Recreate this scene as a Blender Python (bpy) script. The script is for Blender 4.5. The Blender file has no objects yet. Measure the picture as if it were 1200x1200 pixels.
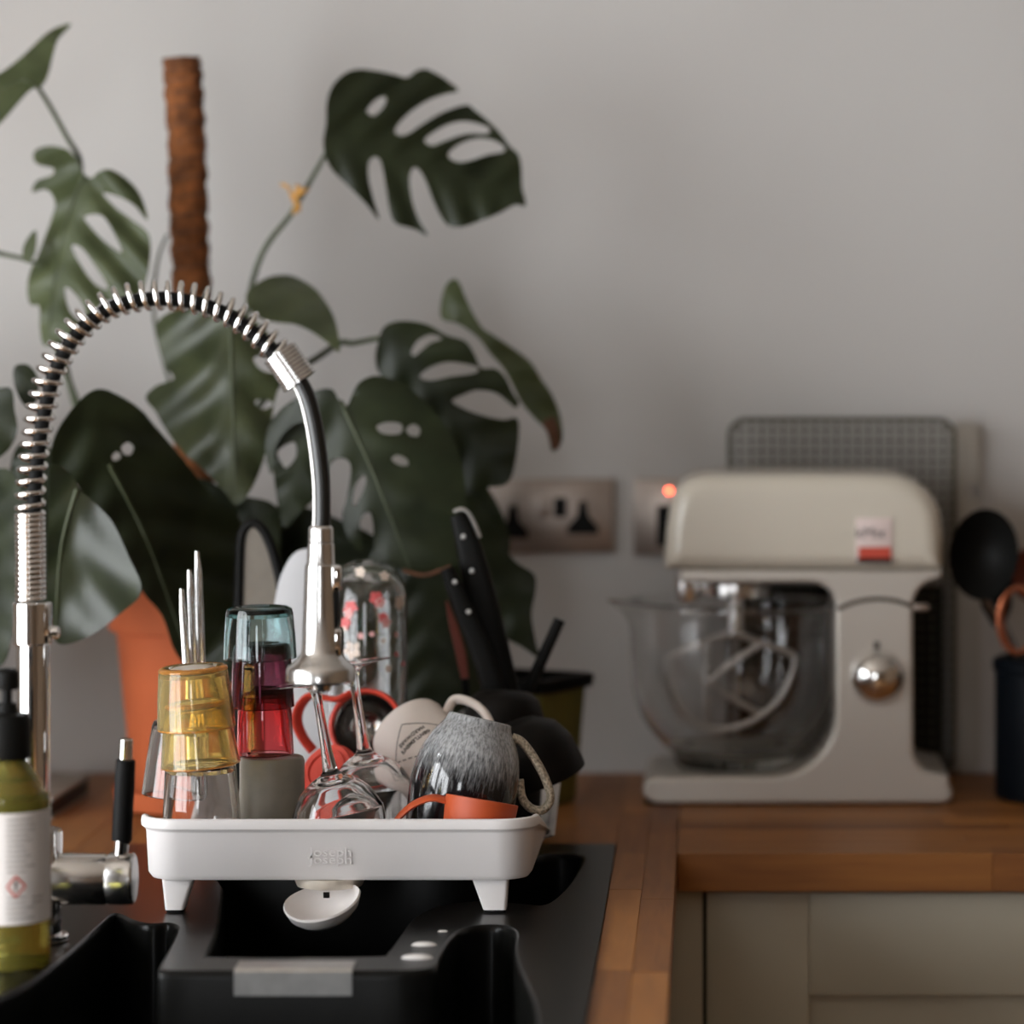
import bpy, bmesh, math, random
from mathutils import Vector, Matrix, Euler
from mathutils.geometry import delaunay_2d_cdt
random.seed(7)
C = bpy.context.scene.collection
SC = bpy.context.scene

# ------------------------------------------------------------------ camera, world, exposure
F, PX, PY = 4250.0, 830.0, 355.0          # focal length in pixels, principal point (frame 1200 x 1200)
WT = 0.90                                  # worktop height
CAM_H = WT + 0.545
WALL_Y = 4.208
cam = bpy.data.cameras.new('camera'); camo = bpy.data.objects.new('camera', cam); C.objects.link(camo)
camo.location = (0, 0, CAM_H); camo.rotation_euler = (math.pi/2, 0, 0)
cam.sensor_width = 36; cam.lens = F/1200*36
cam.shift_x = (600-PX)/1200; cam.shift_y = (PY-600)/1200
cam.dof.use_dof = True; cam.dof.focus_distance = 3.27; cam.dof.aperture_fstop = 2.85
cam.clip_start = 0.05; cam.clip_end = 50
SC.camera = camo
SC.view_settings.view_transform = 'Standard'; SC.view_settings.look = 'None'
SC.view_settings.gamma = 1; SC.view_settings.use_curve_mapping = False
SC.view_settings.exposure = -0.13
SC.cycles.use_denoising = True
SC.cycles.max_bounces = 14; SC.cycles.transmission_bounces = 14; SC.cycles.glossy_bounces = 6
SC.cycles.diffuse_bounces = 5; SC.cycles.transparent_max_bounces = 12
SC.cycles.sample_clamp_indirect = 6
wd = bpy.data.worlds.new('sky'); SC.world = wd; wd.use_nodes = True
bg = wd.node_tree.nodes['Background']; bg.inputs[0].default_value = (0.945, 0.97, 1.0, 1); bg.inputs[1].default_value = 12.0
ROOM = dict(x0=-2.0, x1=2.6, y0=-2.2, y1=WALL_Y, h=2.5)
WIN_L = dict(a0=0.2, a1=2.95, z0=0.08, z1=2.15)      # glazed doors in the wall on the left (run along y)
WIN_N = dict(a0=3.78, a1=3.89, z0=0.08, z1=2.15)     # narrow side light beyond the doors
WIN_B = dict(a0=-1.1, a1=-.4, z0=1.0, z1=2.1)       # window behind the camera (runs along x)
def portal(name, loc, rot, sx, sy):
    l = bpy.data.lights.new(name, 'AREA'); l.shape = 'RECTANGLE'; l.size = sx; l.size_y = sy
    l.cycles.is_portal = True
    o = bpy.data.objects.new(name, l); C.objects.link(o); o.location = loc; o.rotation_euler = rot
portal('daylight_left', (ROOM['x0']-0.05, (WIN_L['a0']+WIN_L['a1'])/2, (WIN_L['z0']+WIN_L['z1'])/2), (0, -math.pi/2, 0),
       WIN_L['z1']-WIN_L['z0'], WIN_L['a1']-WIN_L['a0'])
portal('daylight_side', (ROOM['x0']-0.05, (WIN_N['a0']+WIN_N['a1'])/2, (WIN_N['z0']+WIN_N['z1'])/2), (0, -math.pi/2, 0),
       WIN_N['z1']-WIN_N['z0'], WIN_N['a1']-WIN_N['a0'])
portal('daylight_rear', ((WIN_B['a0']+WIN_B['a1'])/2, ROOM['y0']-0.05, (WIN_B['z0']+WIN_B['z1'])/2), (math.pi/2, 0, 0),
       WIN_B['a1']-WIN_B['a0'], WIN_B['z1']-WIN_B['z0'])

# ------------------------------------------------------------------ helpers
def W(px, py, Y):
    return Vector(((px-PX)*Y/F, Y, CAM_H-(py-PY)*Y/F))
def WZ(px, py, z):                          # point of the picture lying on the height z
    Y = F*(CAM_H-z)/(py-PY); return W(px, py, Y)
def tagset(o, label=None, cat=None, group=None, kind=None):
    if label: o['label'] = label
    if cat: o['category'] = cat
    if group: o['group'] = group
    if kind: o['kind'] = kind
    return o
def thing(name, label, cat, loc=(0, 0, 0), rot=None, group=None):
    o = bpy.data.objects.new(name, None); C.objects.link(o); o.empty_display_size = 0.05
    o.location = loc
    if rot is not None:
        o.rotation_euler = rot.to_euler() if isinstance(rot, Matrix) else rot
    return tagset(o, label, cat, group)
def obj(name, geo, mat, parent=None, smooth=40, world=False, kind=None, label=None, recalc=True):
    """one mesh object; world=True: geometry is in world space and the parent is unrotated"""
    me = bpy.data.meshes.new(name)
    if isinstance(geo, bmesh.types.BMesh):
        geo.to_mesh(me); geo.free()
    elif isinstance(geo, bpy.types.Mesh):
        me = geo
    else:
        me.from_pydata([tuple(v) for v in geo[0]], [], geo[1])
    if world and parent is not None:
        off = Vector(parent.location)
        if parent.parent is not None: off = off + Vector(parent.parent.location)
        me.transform(Matrix.Translation(-off))
    if recalc:
        bm = bmesh.new(); bm.from_mesh(me); bmesh.ops.recalc_face_normals(bm, faces=bm.faces); bm.to_mesh(me); bm.free()
    if smooth:
        me.polygons.foreach_set('use_smooth', [True]*len(me.polygons))
        me.set_sharp_from_angle(angle=math.radians(smooth))
    o = bpy.data.objects.new(name, me); C.objects.link(o)
    if mat: me.materials.clear(); me.materials.append(mat)
    if parent is not None: o.parent = parent
    if kind: o['kind'] = kind
    if label: o['label'] = label
    return o
def up_rot(dx, dz, dy=0.0, spin=0.0):       # rotation whose local z points along (dx, dy, dz)
    q = Vector((dx, dy, dz)).normalized().to_track_quat('Z', 'Y')
    return (q.to_matrix() @ Matrix.Rotation(spin, 3, 'Z'))
def lean(dx, dz, dy=0.0):                    # the shortest rotation carrying z to the direction (keeps x facing right)
    return Vector((0, 0, 1)).rotation_difference(Vector((dx, dy, dz)).normalized()).to_matrix()
def merge(*geos):
    V, Fc = [], []
    for v, f in geos:
        n = len(V); V += [Vector(p) for p in v]; Fc += [tuple(i+n for i in q) for q in f]
    return V, Fc
def xf(geo, M):
    return [M @ Vector(v) for v in geo[0]], geo[1]
def lathe(prof, seg=48, closed=False, a0=0.0, a1=2*math.pi):
    full = abs(a1-a0-2*math.pi) < 1e-6
    n = seg if full else seg+1
    V, Fc, rows = [], [], []
    for r, z in prof:
        if abs(r) < 1e-7:
            rows.append([len(V)]*n); V.append(Vector((0, 0, z)))
        else:
            rows.append(list(range(len(V), len(V)+n)))
            for k in range(n):
                a = a0+(a1-a0)*k/seg; V.append(Vector((r*math.cos(a), r*math.sin(a), z)))
    m = len(rows)
    for i in range(m if closed else m-1):
        A, B = rows[i], rows[(i+1) % m]
        for k in range(seg):
            j = (k+1) % n if full else k+1
            q = [A[k], A[j], B[j], B[k]]
            q2 = []
            for t in q:
                if t not in q2: q2.append(t)
            if len(q2) > 2: Fc.append(tuple(q2))
    return V, Fc
def catmull(P, n=6, closed=False):
    P = [Vector(p) for p in P]; out = []; L = len(P)
    rng = L if closed else L-1
    for i in range(rng):
        if closed: a, b, c, d = P[(i-1) % L], P[i], P[(i+1) % L], P[(i+2) % L]
        else: a, b, c, d = P[max(i-1, 0)], P[i], P[i+1], P[min(i+2, L-1)]
        for k in range(n):
            t = k/n
            out.append(0.5*((2*b)+(c-a)*t+(2*a-5*b+4*c-d)*t*t+(3*b-a-3*c+d)*t**3))
    if not closed: out.append(P[-1])
    return out
def tube(path, rad, seg=12, caps=True, closed=False, flat=None):
    """sweep; rad number or list; flat=(a,b,ref): elliptic section with half-axis b along ref"""
    P = [Vector(p) for p in path]; n = len(P)
    R = rad if isinstance(rad, (list, tuple)) else [rad]*n
    V, Fc = [], []; up = None
    for i in range(n):
        if closed: t = P[(i+1) % n]-P[(i-1) % n]
        else: t = P[min(i+1, n-1)]-P[max(i-1, 0)]
        t.normalize()
        if flat is not None:
            u = Vector(flat[2]); u = (u-t*u.dot(t)).normalized()
        elif up is None:
            u = Vector((0, 1, 0)) if abs(t.y) < 0.9 else Vector((1, 0, 0)); u = (u-t*u.dot(t)).normalized()
        else:
            u = (up-t*up.dot(t)).normalized()
        up = u; w = t.cross(u)
        for k in range(seg):
            a = 2*math.pi*k/seg
            if flat is not None: V.append(P[i]+u*flat[1]*math.cos(a)+w*flat[0]*math.sin(a))
            else: V.append(P[i]+(u*math.cos(a)+w*math.sin(a))*R[i])
    for i in range(n if closed else n-1):
        j = (i+1) % n
        for k in range(seg):
            l = (k+1) % seg
            Fc.append((i*seg+k, i*seg+l, j*seg+l, j*seg+k))
    if caps and not closed:
        Fc.append(tuple(range(seg-1, -1, -1))); Fc.append(tuple((n-1)*seg+k for k in range(seg)))
    return V, Fc
def box(x0, x1, y0, y1, z0, z1, b=0.0, seg=2):
    bm = bmesh.new(); bmesh.ops.create_cube(bm, size=1)
    for v in bm.verts:
        v.co = Vector((x0+(v.co.x+.5)*(x1-x0), y0+(v.co.y+.5)*(y1-y0), z0+(v.co.z+.5)*(z1-z0)))
    if b > 0: bmesh.ops.bevel(bm, geom=list(bm.edges), offset=b, segments=seg, affect='EDGES', profile=0.5)
    return from_bm(bm)
def from_bm(bm):
    bm.verts.index_update()
    g = [v.co.copy() for v in bm.verts], [tuple(v.index for v in f.verts) for f in bm.faces]
    bm.free(); return g
def extrude_poly(pts, vec, bevel=0.0, seg=3):
    """closed outline (3-D points in a plane) pushed along vec; rounded along both rims"""
    bm = bmesh.new(); vs = [bm.verts.new(p) for p in pts]; f = bm.faces.new(vs)
    r = bmesh.ops.extrude_face_region(bm, geom=[f])
    nv = [e for e in r['geom'] if isinstance(e, bmesh.types.BMVert)]
    bmesh.ops.translate(bm, verts=nv, vec=vec)
    if bevel > 0:
        nf = [g for g in r['geom'] if isinstance(g, bmesh.types.BMFace)]
        big = set()
        for fc in bm.faces:
            if len(fc.verts) == len(pts):
                for e in fc.edges: big.add(e)
        bmesh.ops.bevel(bm, geom=list(big), offset=bevel, segments=seg, affect='EDGES', profile=0.5)
    return from_bm(bm)
def rrect(x0, x1, y0, y1, r, n=6):
    P = []
    for cx, cy, a in ((x1-r, y1-r, 0), (x0+r, y1-r, 90), (x0+r, y0+r, 180), (x1-r, y0+r, 270)):
        for k in range(n+1):
            t = math.radians(a+90*k/n); P.append((cx+r*math.cos(t), cy+r*math.sin(t)))
    return P
def loft(loops, cap0=False, cap1=False):
    V, Fc = [], []; n = len(loops[0])
    for L in loops: V += [Vector(p) for p in L]
    for i in range(len(loops)-1):
        for k in range(n):
            l = (k+1) % n; Fc.append((i*n+k, i*n+l, (i+1)*n+l, (i+1)*n+k))
    if cap0: Fc.append(tuple(range(n-1, -1, -1)))
    if cap1: Fc.append(tuple((len(loops)-1)*n+k for k in range(n)))
    return V, Fc
def inside(p, poly):
    x, y = p; c = False; j = len(poly)-1
    for i in range(len(poly)):
        xi, yi = poly[i][0], poly[i][1]; xj, yj = poly[j][0], poly[j][1]
        if (yi > y) != (yj > y) and x < (xj-xi)*(y-yi)/(yj-yi)+xi: c = not c
        j = i
    return c
def triangulate(outer, holes=(), grid=0):
    V = [Vector((p[0], p[1])) for p in outer]; E = [(i, (i+1) % len(outer)) for i in range(len(outer))]
    for h in holes:
        b = len(V); V += [Vector((p[0], p[1])) for p in h]; E += [(b+i, b+(i+1) % len(h)) for i in range(len(h))]
    if grid:
        xs = [p[0] for p in outer]; ys = [p[1] for p in outer]
        x = min(xs)+grid*.37
        while x < max(xs):
            y = min(ys)+grid*.31
            while y < max(ys):
                q = (x, y)
                if inside(q, outer) and not any(inside(q, h) for h in holes): V.append(Vector(q))
                y += grid
            x += grid
    r = delaunay_2d_cdt(V, E, [], 0, 1e-6)
    vs, fs = r[0], r[2]; out = []
    for f in fs:
        c = ((vs[f[0]].x+vs[f[1]].x+vs[f[2]].x)/3, (vs[f[0]].y+vs[f[1]].y+vs[f[2]].y)/3)
        if inside(c, outer) and not any(inside(c, h) for h in holes): out.append(tuple(f))
    return [(v.x, v.y) for v in vs], out
def offset_poly(P, d):
    n = len(P); A = sum(P[i][0]*P[(i+1) % n][1]-P[(i+1) % n][0]*P[i][1] for i in range(n))
    s = 1 if A > 0 else -1; out = []
    for i in range(n):
        a, b, c = Vector(P[i-1]), Vector(P[i]), Vector(P[(i+1) % n])
        e1 = (b-a).normalized(); e2 = (c-b).normalized()
        nn = Vector((-e1.y-e2.y, e1.x+e2.x))*s
        nn = nn.normalized() if nn.length > 1e-6 else Vector((-e1.y, e1.x))*s
        out.append((b.x+nn.x*d, b.y+nn.y*d))
    return out
def text_geo(s, size, depth=0.0004, align='CENTER', spacing=1.0, bold=0.0):
    c = bpy.data.curves.new('lettering', 'FONT'); c.body = s; c.size = size; c.extrude = depth/2; c.offset = bold
    c.align_x = align; c.align_y = 'CENTER'; c.resolution_u = 3; c.space_character = spacing
    o = bpy.data.objects.new('lettering', c); C.objects.link(o)
    bpy.context.view_layer.update()
    me = bpy.data.meshes.new_from_object(o)
    g = [v.co.copy() for v in me.vertices], [tuple(p.vertices) for p in me.polygons]
    bpy.data.objects.remove(o); bpy.data.curves.remove(c); bpy.data.meshes.remove(me)
    return g

def round_extrude(P, y0, y1, r, n=5):
    """outline of (x, z) pushed from y0 to y1 with both rims rounded"""
    loops = []
    for k in range(n+1):
        a = math.pi/2*k/n; loops.append((r*(1-math.sin(a)), y0+r*(1-math.cos(a))))
    for k in range(n, -1, -1):
        a = math.pi/2*k/n; loops.append((r*(1-math.sin(a)), y1-r*(1-math.cos(a))))
    L = []
    for d, y in loops:
        Q = offset_poly(P, d) if d > 1e-7 else P
        L.append([Vector((a, y, b)) for a, b in Q])
    g = loft(L)
    v2, f2 = triangulate(offset_poly(P, r))
    return merge(g, ([Vector((a, y0, b)) for a, b in v2], f2), ([Vector((a, y1, b)) for a, b in v2], f2))
# ------------------------------------------------------------------ materials
def mat(name, col, rough=0.5, metal=0.0, spec=0.5, noise=0.0, nscale=40.0, bump=0.0, bscale=200.0, coat=0.0, sub=None, emit=None, trans=0.0, ior=1.45):
    m = bpy.data.materials.new(name); m.use_nodes = True
    nt = m.node_tree; p = nt.nodes['Principled BSDF']
    p.inputs['Base Color'].default_value = (*col, 1); p.inputs['Roughness'].default_value = rough
    p.inputs['Metallic'].default_value = metal; p.inputs['Specular IOR Level'].default_value = spec
    p.inputs['Coat Weight'].default_value = coat; p.inputs['IOR'].default_value = ior
    p.inputs['Transmission Weight'].default_value = trans
    tc = nt.nodes.new('ShaderNodeTexCoord')
    if noise > 0:
        n = nt.nodes.new('ShaderNodeTexNoise'); n.inputs['Scale'].default_value = nscale; n.inputs['Detail'].default_value = 5
        r = nt.nodes.new('ShaderNodeMapRange'); r.inputs[1].default_value = .3; r.inputs[2].default_value = .7
        r.inputs[3].default_value = 1-noise; r.inputs[4].default_value = 1+noise
        mx = nt.nodes.new('ShaderNodeMix'); mx.data_type = 'RGBA'; mx.blend_type = 'MULTIPLY'; mx.inputs[0].default_value = 1
        mx.inputs[6].default_value = (*col, 1)
        nt.links.new(tc.outputs['Object'], n.inputs['Vector']); nt.links.new(n.outputs['Fac'], r.inputs[0])
        nt.links.new(r.outputs[0], mx.inputs[7]); nt.links.new(mx.outputs[2], p.inputs['Base Color'])
    if bump > 0:
        n2 = nt.nodes.new('ShaderNodeTexNoise'); n2.inputs['Scale'].default_value = bscale; n2.inputs['Detail'].default_value = 4
        b = nt.nodes.new('ShaderNodeBump'); b.inputs['Strength'].default_value = bump; b.inputs['Distance'].default_value = 0.002
        nt.links.new(tc.outputs['Object'], n2.inputs['Vector']); nt.links.new(n2.outputs['Fac'], b.inputs['Height'])
        nt.links.new(b.outputs[0], p.inputs['Normal'])
    if emit:
        p.inputs['Emission Color'].default_value = (*emit[0], 1); p.inputs['Emission Strength'].default_value = emit[1]
    return m
def glass(name, col=(1, 1, 1), density=0.0, rough=0.0, ior=1.45):
    m = mat(name, (1, 1, 1), rough=rough, trans=1.0, ior=ior)
    if density > 0:
        nt = m.node_tree; v = nt.nodes.new('ShaderNodeVolumeAbsorption')
        v.inputs['Color'].default_value = (*col, 1); v.inputs['Density'].default_value = density
        nt.links.new(v.outputs[0], nt.nodes['Material Output'].inputs['Volume'])
    return m
def wood_mat(name, dark, light, rough=0.38, coat=0.15):
    m = bpy.data.materials.new(name); m.use_nodes = True; nt = m.node_tree; L = nt.links.new
    p = nt.nodes['Principled BSDF']; p.inputs['Roughness'].default_value = rough; p.inputs['Coat Weight'].default_value = coat; p.inputs['Specular IOR Level'].default_value = .32
    p.inputs['Coat Roughness'].default_value = .35
    tc = nt.nodes.new('ShaderNodeTexCoord'); oi = nt.nodes.new('ShaderNodeObjectInfo')
    mp = nt.nodes.new('ShaderNodeMapping'); mp.inputs['Scale'].default_value = (5, 60, 60)
    L(tc.outputs['Object'], mp.inputs['Vector'])
    mul = nt.nodes.new('ShaderNodeMath'); mul.operation = 'MULTIPLY'; mul.inputs[1].default_value = 37
    L(oi.outputs['Random'], mul.inputs[0])
    n = nt.nodes.new('ShaderNodeTexNoise'); n.noise_dimensions = '4D'; n.inputs['Scale'].default_value = 1.6; n.inputs['Detail'].default_value = 6
    n.inputs['Distortion'].default_value = .6
    L(mp.outputs[0], n.inputs['Vector']); L(mul.outputs[0], n.inputs['W'])
    mix = nt.nodes.new('ShaderNodeMath'); mix.operation = 'MULTIPLY_ADD'; mix.inputs[1].default_value = .55
    add = nt.nodes.new('ShaderNodeMath'); add.operation = 'MULTIPLY'; add.inputs[1].default_value = .45
    L(oi.outputs['Random'], add.inputs[0]); L(n.outputs['Fac'], mix.inputs[0]); L(add.outputs[0], mix.inputs[2])
    cr = nt.nodes.new('ShaderNodeValToRGB'); cr.color_ramp.elements[0].position = .2; cr.color_ramp.elements[1].position = .8
    cr.color_ramp.elements[0].color = (*dark, 1); cr.color_ramp.elements[1].color = (*light, 1)
    L(mix.outputs[0], cr.inputs[0]); L(cr.outputs[0], p.inputs['Base Color'])
    b = nt.nodes.new('ShaderNodeBump'); b.inputs['Strength'].default_value = .12; b.inputs['Distance'].default_value = .001
    L(n.outputs['Fac'], b.inputs['Height']); L(b.outputs[0], p.inputs['Normal'])
    return m
def leaf_mat(name, c1, c2, rough=.36, spec=.28):
    m = bpy.data.materials.new(name); m.use_nodes = True; nt = m.node_tree; L = nt.links.new
    p = nt.nodes['Principled BSDF']; p.inputs['Roughness'].default_value = rough; p.inputs['Specular IOR Level'].default_value = spec
    tc = nt.nodes.new('ShaderNodeTexCoord'); n = nt.nodes.new('ShaderNodeTexNoise'); n.inputs['Scale'].default_value = 22; n.inputs['Detail'].default_value = 5
    cr = nt.nodes.new('ShaderNodeValToRGB'); cr.color_ramp.elements[0].position = .3; cr.color_ramp.elements[1].position = .75
    cr.color_ramp.elements[0].color = (*c1, 1); cr.color_ramp.elements[1].color = (*c2, 1)
    L(tc.outputs['Object'], n.inputs['Vector']); L(n.outputs['Fac'], cr.inputs[0]); L(cr.outputs[0], p.inputs['Base Color'])
    t = nt.nodes.new('ShaderNodeBsdfTranslucent'); t.inputs[0].default_value = (c2[0]*2.2, c2[1]*2.4, c2[2]*1.2, 1)
    mx = nt.nodes.new('ShaderNodeMixShader'); mx.inputs[0].default_value = .16
    L(p.outputs[0], mx.inputs[1]); L(t.outputs[0], mx.inputs[2]); L(mx.outputs[0], nt.nodes['Material Output'].inputs['Surface'])
    return m
M = {}
M['wall'] = mat('wall_paint', (.52, .507, .49), .9, bump=.05, bscale=350, noise=.015, nscale=3)
M['ceiling'] = mat('ceiling_paint', (.40, .365, .32), .9)
M['wall_warm'] = mat('warm_wall_paint', (.16, .11, .07), .9)
M['floor'] = wood_mat('floor_boards', (.26, .13, .05), (.42, .23, .10))
M['wood'] = wood_mat('oiled_beech', (.16, .055, .015), (.40, .165, .040), .48, 0.0)
M['cab'] = mat('sage_paint', (.42, .395, .315), .5, bump=.03, bscale=300, noise=.03, nscale=8)
M['cab_dark'] = mat('cabinet_gap', (.03, .03, .025), .8)
M['sink'] = mat('black_composite', (.0055, .0055, .005), .28, spec=.17, bump=.06, bscale=900, noise=.2, nscale=60)
M['steel'] = mat('brushed_steel', (.55, .54, .52), .32, 1.0, noise=.08, nscale=80)
M['chrome'] = mat('chrome', (.80, .79, .78), .09, 1.0)
M['chrome_soft'] = mat('satin_chrome', (.72, .71, .70), .22, 1.0)
M['black'] = mat('black_plastic', (.006, .006, .0055), .5, spec=.12)
M['rubber'] = mat('black_rubber', (.008, .008, .008), .6, spec=.15)
M['white_pl'] = mat('white_plastic', (.82, .79, .78), .42, noise=.02, nscale=12, bump=.02, bscale=500)
M['cream_pl'] = mat('cream_plastic', (.60, .54, .46), .45, noise=.12, nscale=60)
M['terracotta'] = mat('terracotta', (.50, .112, .034), .75, noise=.10, nscale=14, bump=.08, bscale=120)
M['soil'] = mat('soil', (.02, .014, .009), .95, noise=.4, nscale=80, bump=.6, bscale=90)
M['coir'] = mat('coir', (.19, .065, .018), .95, noise=.55, nscale=55, bump=1.0, bscale=160)
M['leaf'] = leaf_mat('leaf_green', (.010, .014, .0055), (.026, .034, .014), .44)
M['leaf_pale'] = leaf_mat('leaf_pale_green', (.036, .047, .019), (.095, .113, .054), .42)
M['leaf_gloss'] = leaf_mat('leaf_glossy_green', (.012, .017, .007), (.028, .037, .016), .33, .42)
M['leaf_mid'] = leaf_mat('leaf_mid_green', (.020, .027, .010), (.058, .070, .030), .40, .4)
M['vein'] = mat('leaf_vein', (.050, .062, .026), .5)
M['stem'] = mat('leaf_stalk', (.055, .07, .035), .5, noise=.2, nscale=40)
M['brown_leaf'] = mat('dry_leaf_edge', (.11, .045, .02), .7, noise=.3, nscale=90)
M['raffia'] = mat('raffia', (.50, .26, .06), .8, noise=.3, nscale=200)
M['glass'] = glass('clear_glass', (.90, .93, .92), 4)
M['glass_thin'] = glass('bowl_glass', (.80, .82, .76), 10)
M['g_yellow'] = mat('yellow_acrylic', (1.0, .85, .45), .06, trans=.92, ior=1.40)
M['frost'] = mat('wet_frosted_base', (.74, .66, .56), .35, trans=.25)
M['g_edge_glow'] = mat('acrylic_edge_glow', (.95, .42, .10), .12, trans=.75, ior=1.4)  # light glowing in the yellow acrylic's edges, put into the colour of rings
M['g_teal'] = glass('teal_glass', (.06, .50, .52), 120)
M['g_purple'] = glass('purple_glass', (.45, .01, .18), 560)
M['g_red'] = glass('red_glass', (.85, .012, .04), 520)
M['g_bottle'] = mat('green_soap', (.30, .275, .062), .10, trans=.72, ior=1.34)
M['red'] = mat('red_silicone', (.62, .055, .030), .5)
M['orange'] = mat('orange_plastic', (.48, .075, .018), .5)
M['dark_metal'] = mat('dark_steel', (.20, .19, .18), .18, 1.0)
M['mug_grey'] = mat('grey_stoneware', (.23, .205, .165), .4, noise=.08, nscale=60)
M['mug_white'] = mat('white_enamel', (.86, .78, .72), .22, noise=.015, nscale=20)
M['speckle'] = mat('speckled_glaze', (.42, .36, .27), .4, noise=.75, nscale=420)
M['print'] = mat('black_print', (.05, .04, .035), .7)
M['dark_ceramic'] = mat('dark_ceramic', (.006, .0048, .004), .45, spec=.14, noise=.2, nscale=50)
M['blue_crock'] = mat('navy_stoneware', (.003, .0045, .007), .5, spec=.08, noise=.15, nscale=20)
M['olive'] = mat('olive_plastic', (.15, .14, .028), .6, noise=.1, nscale=30)
M['cream'] = mat('cream_enamel', (.60, .555, .47), .28, coat=.4)
M['silver'] = mat('silver_paint', (.56, .525, .475), .36, .45)
M['plate'] = mat('socket_steel', (.40, .34, .30), .35, .85, noise=.06, nscale=90)
M['led'] = mat('neon_lamp', (1, .12, .05), .4, emit=((1, .10, .04), 14))
M['wire'] = mat('rack_wire', (.10, .095, .075), .45, .4)
M['label'] = mat('paper_label', (.66, .63, .61), .6)
M['ink'] = mat('grey_ink', (.33, .31, .29), .7)
M['red_ink'] = mat('red_ink', (.55, .07, .04), .6)
M['grey_pl'] = mat('grey_board', (.44, .44, .45), .45)
M['foam'] = mat('soap_foam', (.7, .68, .66), .6)
M['pink_badge'] = mat('badge', (.72, .60, .57), .4)
M['book'] = mat('grey_cover', (.30, .27, .23), .6, noise=.05, nscale=20)
M['book_dark'] = mat('dark_cover', (.02, .018, .015), .6)
M['taupe'] = mat('taupe_tray', (.16, .14, .115), .35, .3, noise=.1, nscale=30)
M['copper'] = mat('copper', (.42, .13, .06), .3, .8)
M['redbrown'] = mat('red_brown_wood', (.16, .03, .015), .5)
M['board'] = mat('taupe_board', (.42, .39, .34), .5, noise=.05, nscale=15)
M['pink_flower'] = mat('pink_print', (.55, .10, .10), .5)
M['white_flower'] = mat('white_print', (.62, .52, .44), .5)
M['rose_flower'] = mat('rose_print', (.60, .32, .30), .5)
M['wtrim'] = mat('window_paint', (.75, .75, .73), .5)
# streaked glaze: white ash running down a black glaze
def glaze():
    m = bpy.data.materials.new('streaked_glaze'); m.use_nodes = True; nt = m.node_tree; L = nt.links.new
    p = nt.nodes['Principled BSDF']; p.inputs['Roughness'].default_value = .12; p.inputs['Coat Weight'].default_value = .5
    tc = nt.nodes.new('ShaderNodeTexCoord'); sp = nt.nodes.new('ShaderNodeSeparateXYZ'); L(tc.outputs['Object'], sp.inputs[0])
    mp = nt.nodes.new('ShaderNodeMapping'); mp.inputs['Scale'].default_value = (300, 300, 45); L(tc.outputs['Object'], mp.inputs[0])
    n = nt.nodes.new('ShaderNodeTexNoise'); n.inputs['Scale'].default_value = 1.5; n.inputs['Detail'].default_value = 6; n.inputs['Roughness'].default_value = .65
    L(mp.outputs[0], n.inputs[0])
    r = nt.nodes.new('ShaderNodeMapRange'); r.inputs[1].default_value = .030; r.inputs[2].default_value = .085; r.inputs[3].default_value = -.34; r.inputs[4].default_value = .24
    L(sp.outputs['Z'], r.inputs[0])
    a = nt.nodes.new('ShaderNodeMath'); a.operation = 'ADD'; L(r.outputs[0], a.inputs[0]); L(n.outputs['Fac'], a.inputs[1])
    cr = nt.nodes.new('ShaderNodeValToRGB'); e = cr.color_ramp.elements
    e[0].position = .38; e[0].color = (.008, .008, .010, 1); e[1].position = .82; e[1].color = (.40, .41, .42, 1)
    x = e.new(.56); x.color = (.13, .135, .14, 1)
    L(a.outputs[0], cr.inputs[0]); L(cr.outputs[0], p.inputs['Base Color'])
    return m
M['glaze'] = glaze()

# ------------------------------------------------------------------ room shell
R_ = ROOM
def structure(name, geo, m, parent=None, **k):
    return obj(name, geo, m, parent, kind='structure', **k)
T = .12
structure('wall_back', box(R_['x0']-T, R_['x1']+T, WALL_Y, WALL_Y+T, 0, R_['h']), M['wall'], smooth=0)
def wall_with_hole(a0, a1, w, h, mk):
    return merge(mk(a0, w['a0'], 0, h), mk(w['a1'], a1, 0, h), mk(w['a0'], w['a1'], 0, w['z0']), mk(w['a0'], w['a1'], w['z1'], h))
mk_left = lambda a, b, c, d: box(R_['x0']-T, R_['x0'], a, b, c, d)
structure('wall_left', merge(wall_with_hole(R_['y0'], 3.3, WIN_L, R_['h'], mk_left), wall_with_hole(3.3, WALL_Y, WIN_N, R_['h'], mk_left)), M['wall'], smooth=0)
structure('wall_rear', wall_with_hole(R_['x0']-T, R_['x1']+T, WIN_B, R_['h'], lambda a, b, c, d: box(a, b, R_['y0']-T, R_['y0'], c, d)), M['wall_warm'], smooth=0)
structure('wall_right', box(R_['x1'], R_['x1']+T, R_['y0'], WALL_Y, 0, R_['h']), M['wall_warm'], smooth=0)
structure('floor', box(R_['x0']-T, R_['x1']+T, R_['y0']-T, WALL_Y+T, -.05, 0), M['floor'], smooth=0)
structure('ceiling', box(R_['x0']-T, R_['x1']+T, R_['y0']-T, WALL_Y+T, R_['h'], R_['h']+.05), M['ceiling'], smooth=0)
def window(name, w, along, at, n=3):
    bars = []
    f = .05
    def bx(a, b, c, d):
        return box(at-.1, at-.04, a, b, c, d) if along == 'y' else box(a, b, at-.1, at-.04, c, d)
    bars += [bx(w['a0'], w['a1'], w['z0'], w['z0']+f), bx(w['a0'], w['a1'], w['z1']-f, w['z1'])]
    for i in range(n+1):
        a = w['a0']+(w['a1']-w['a0']-f)*i/n; bars.append(bx(a, a+f, w['z0'], w['z1']))
    structure(name, merge(*bars), M['wtrim'], smooth=0)
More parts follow.
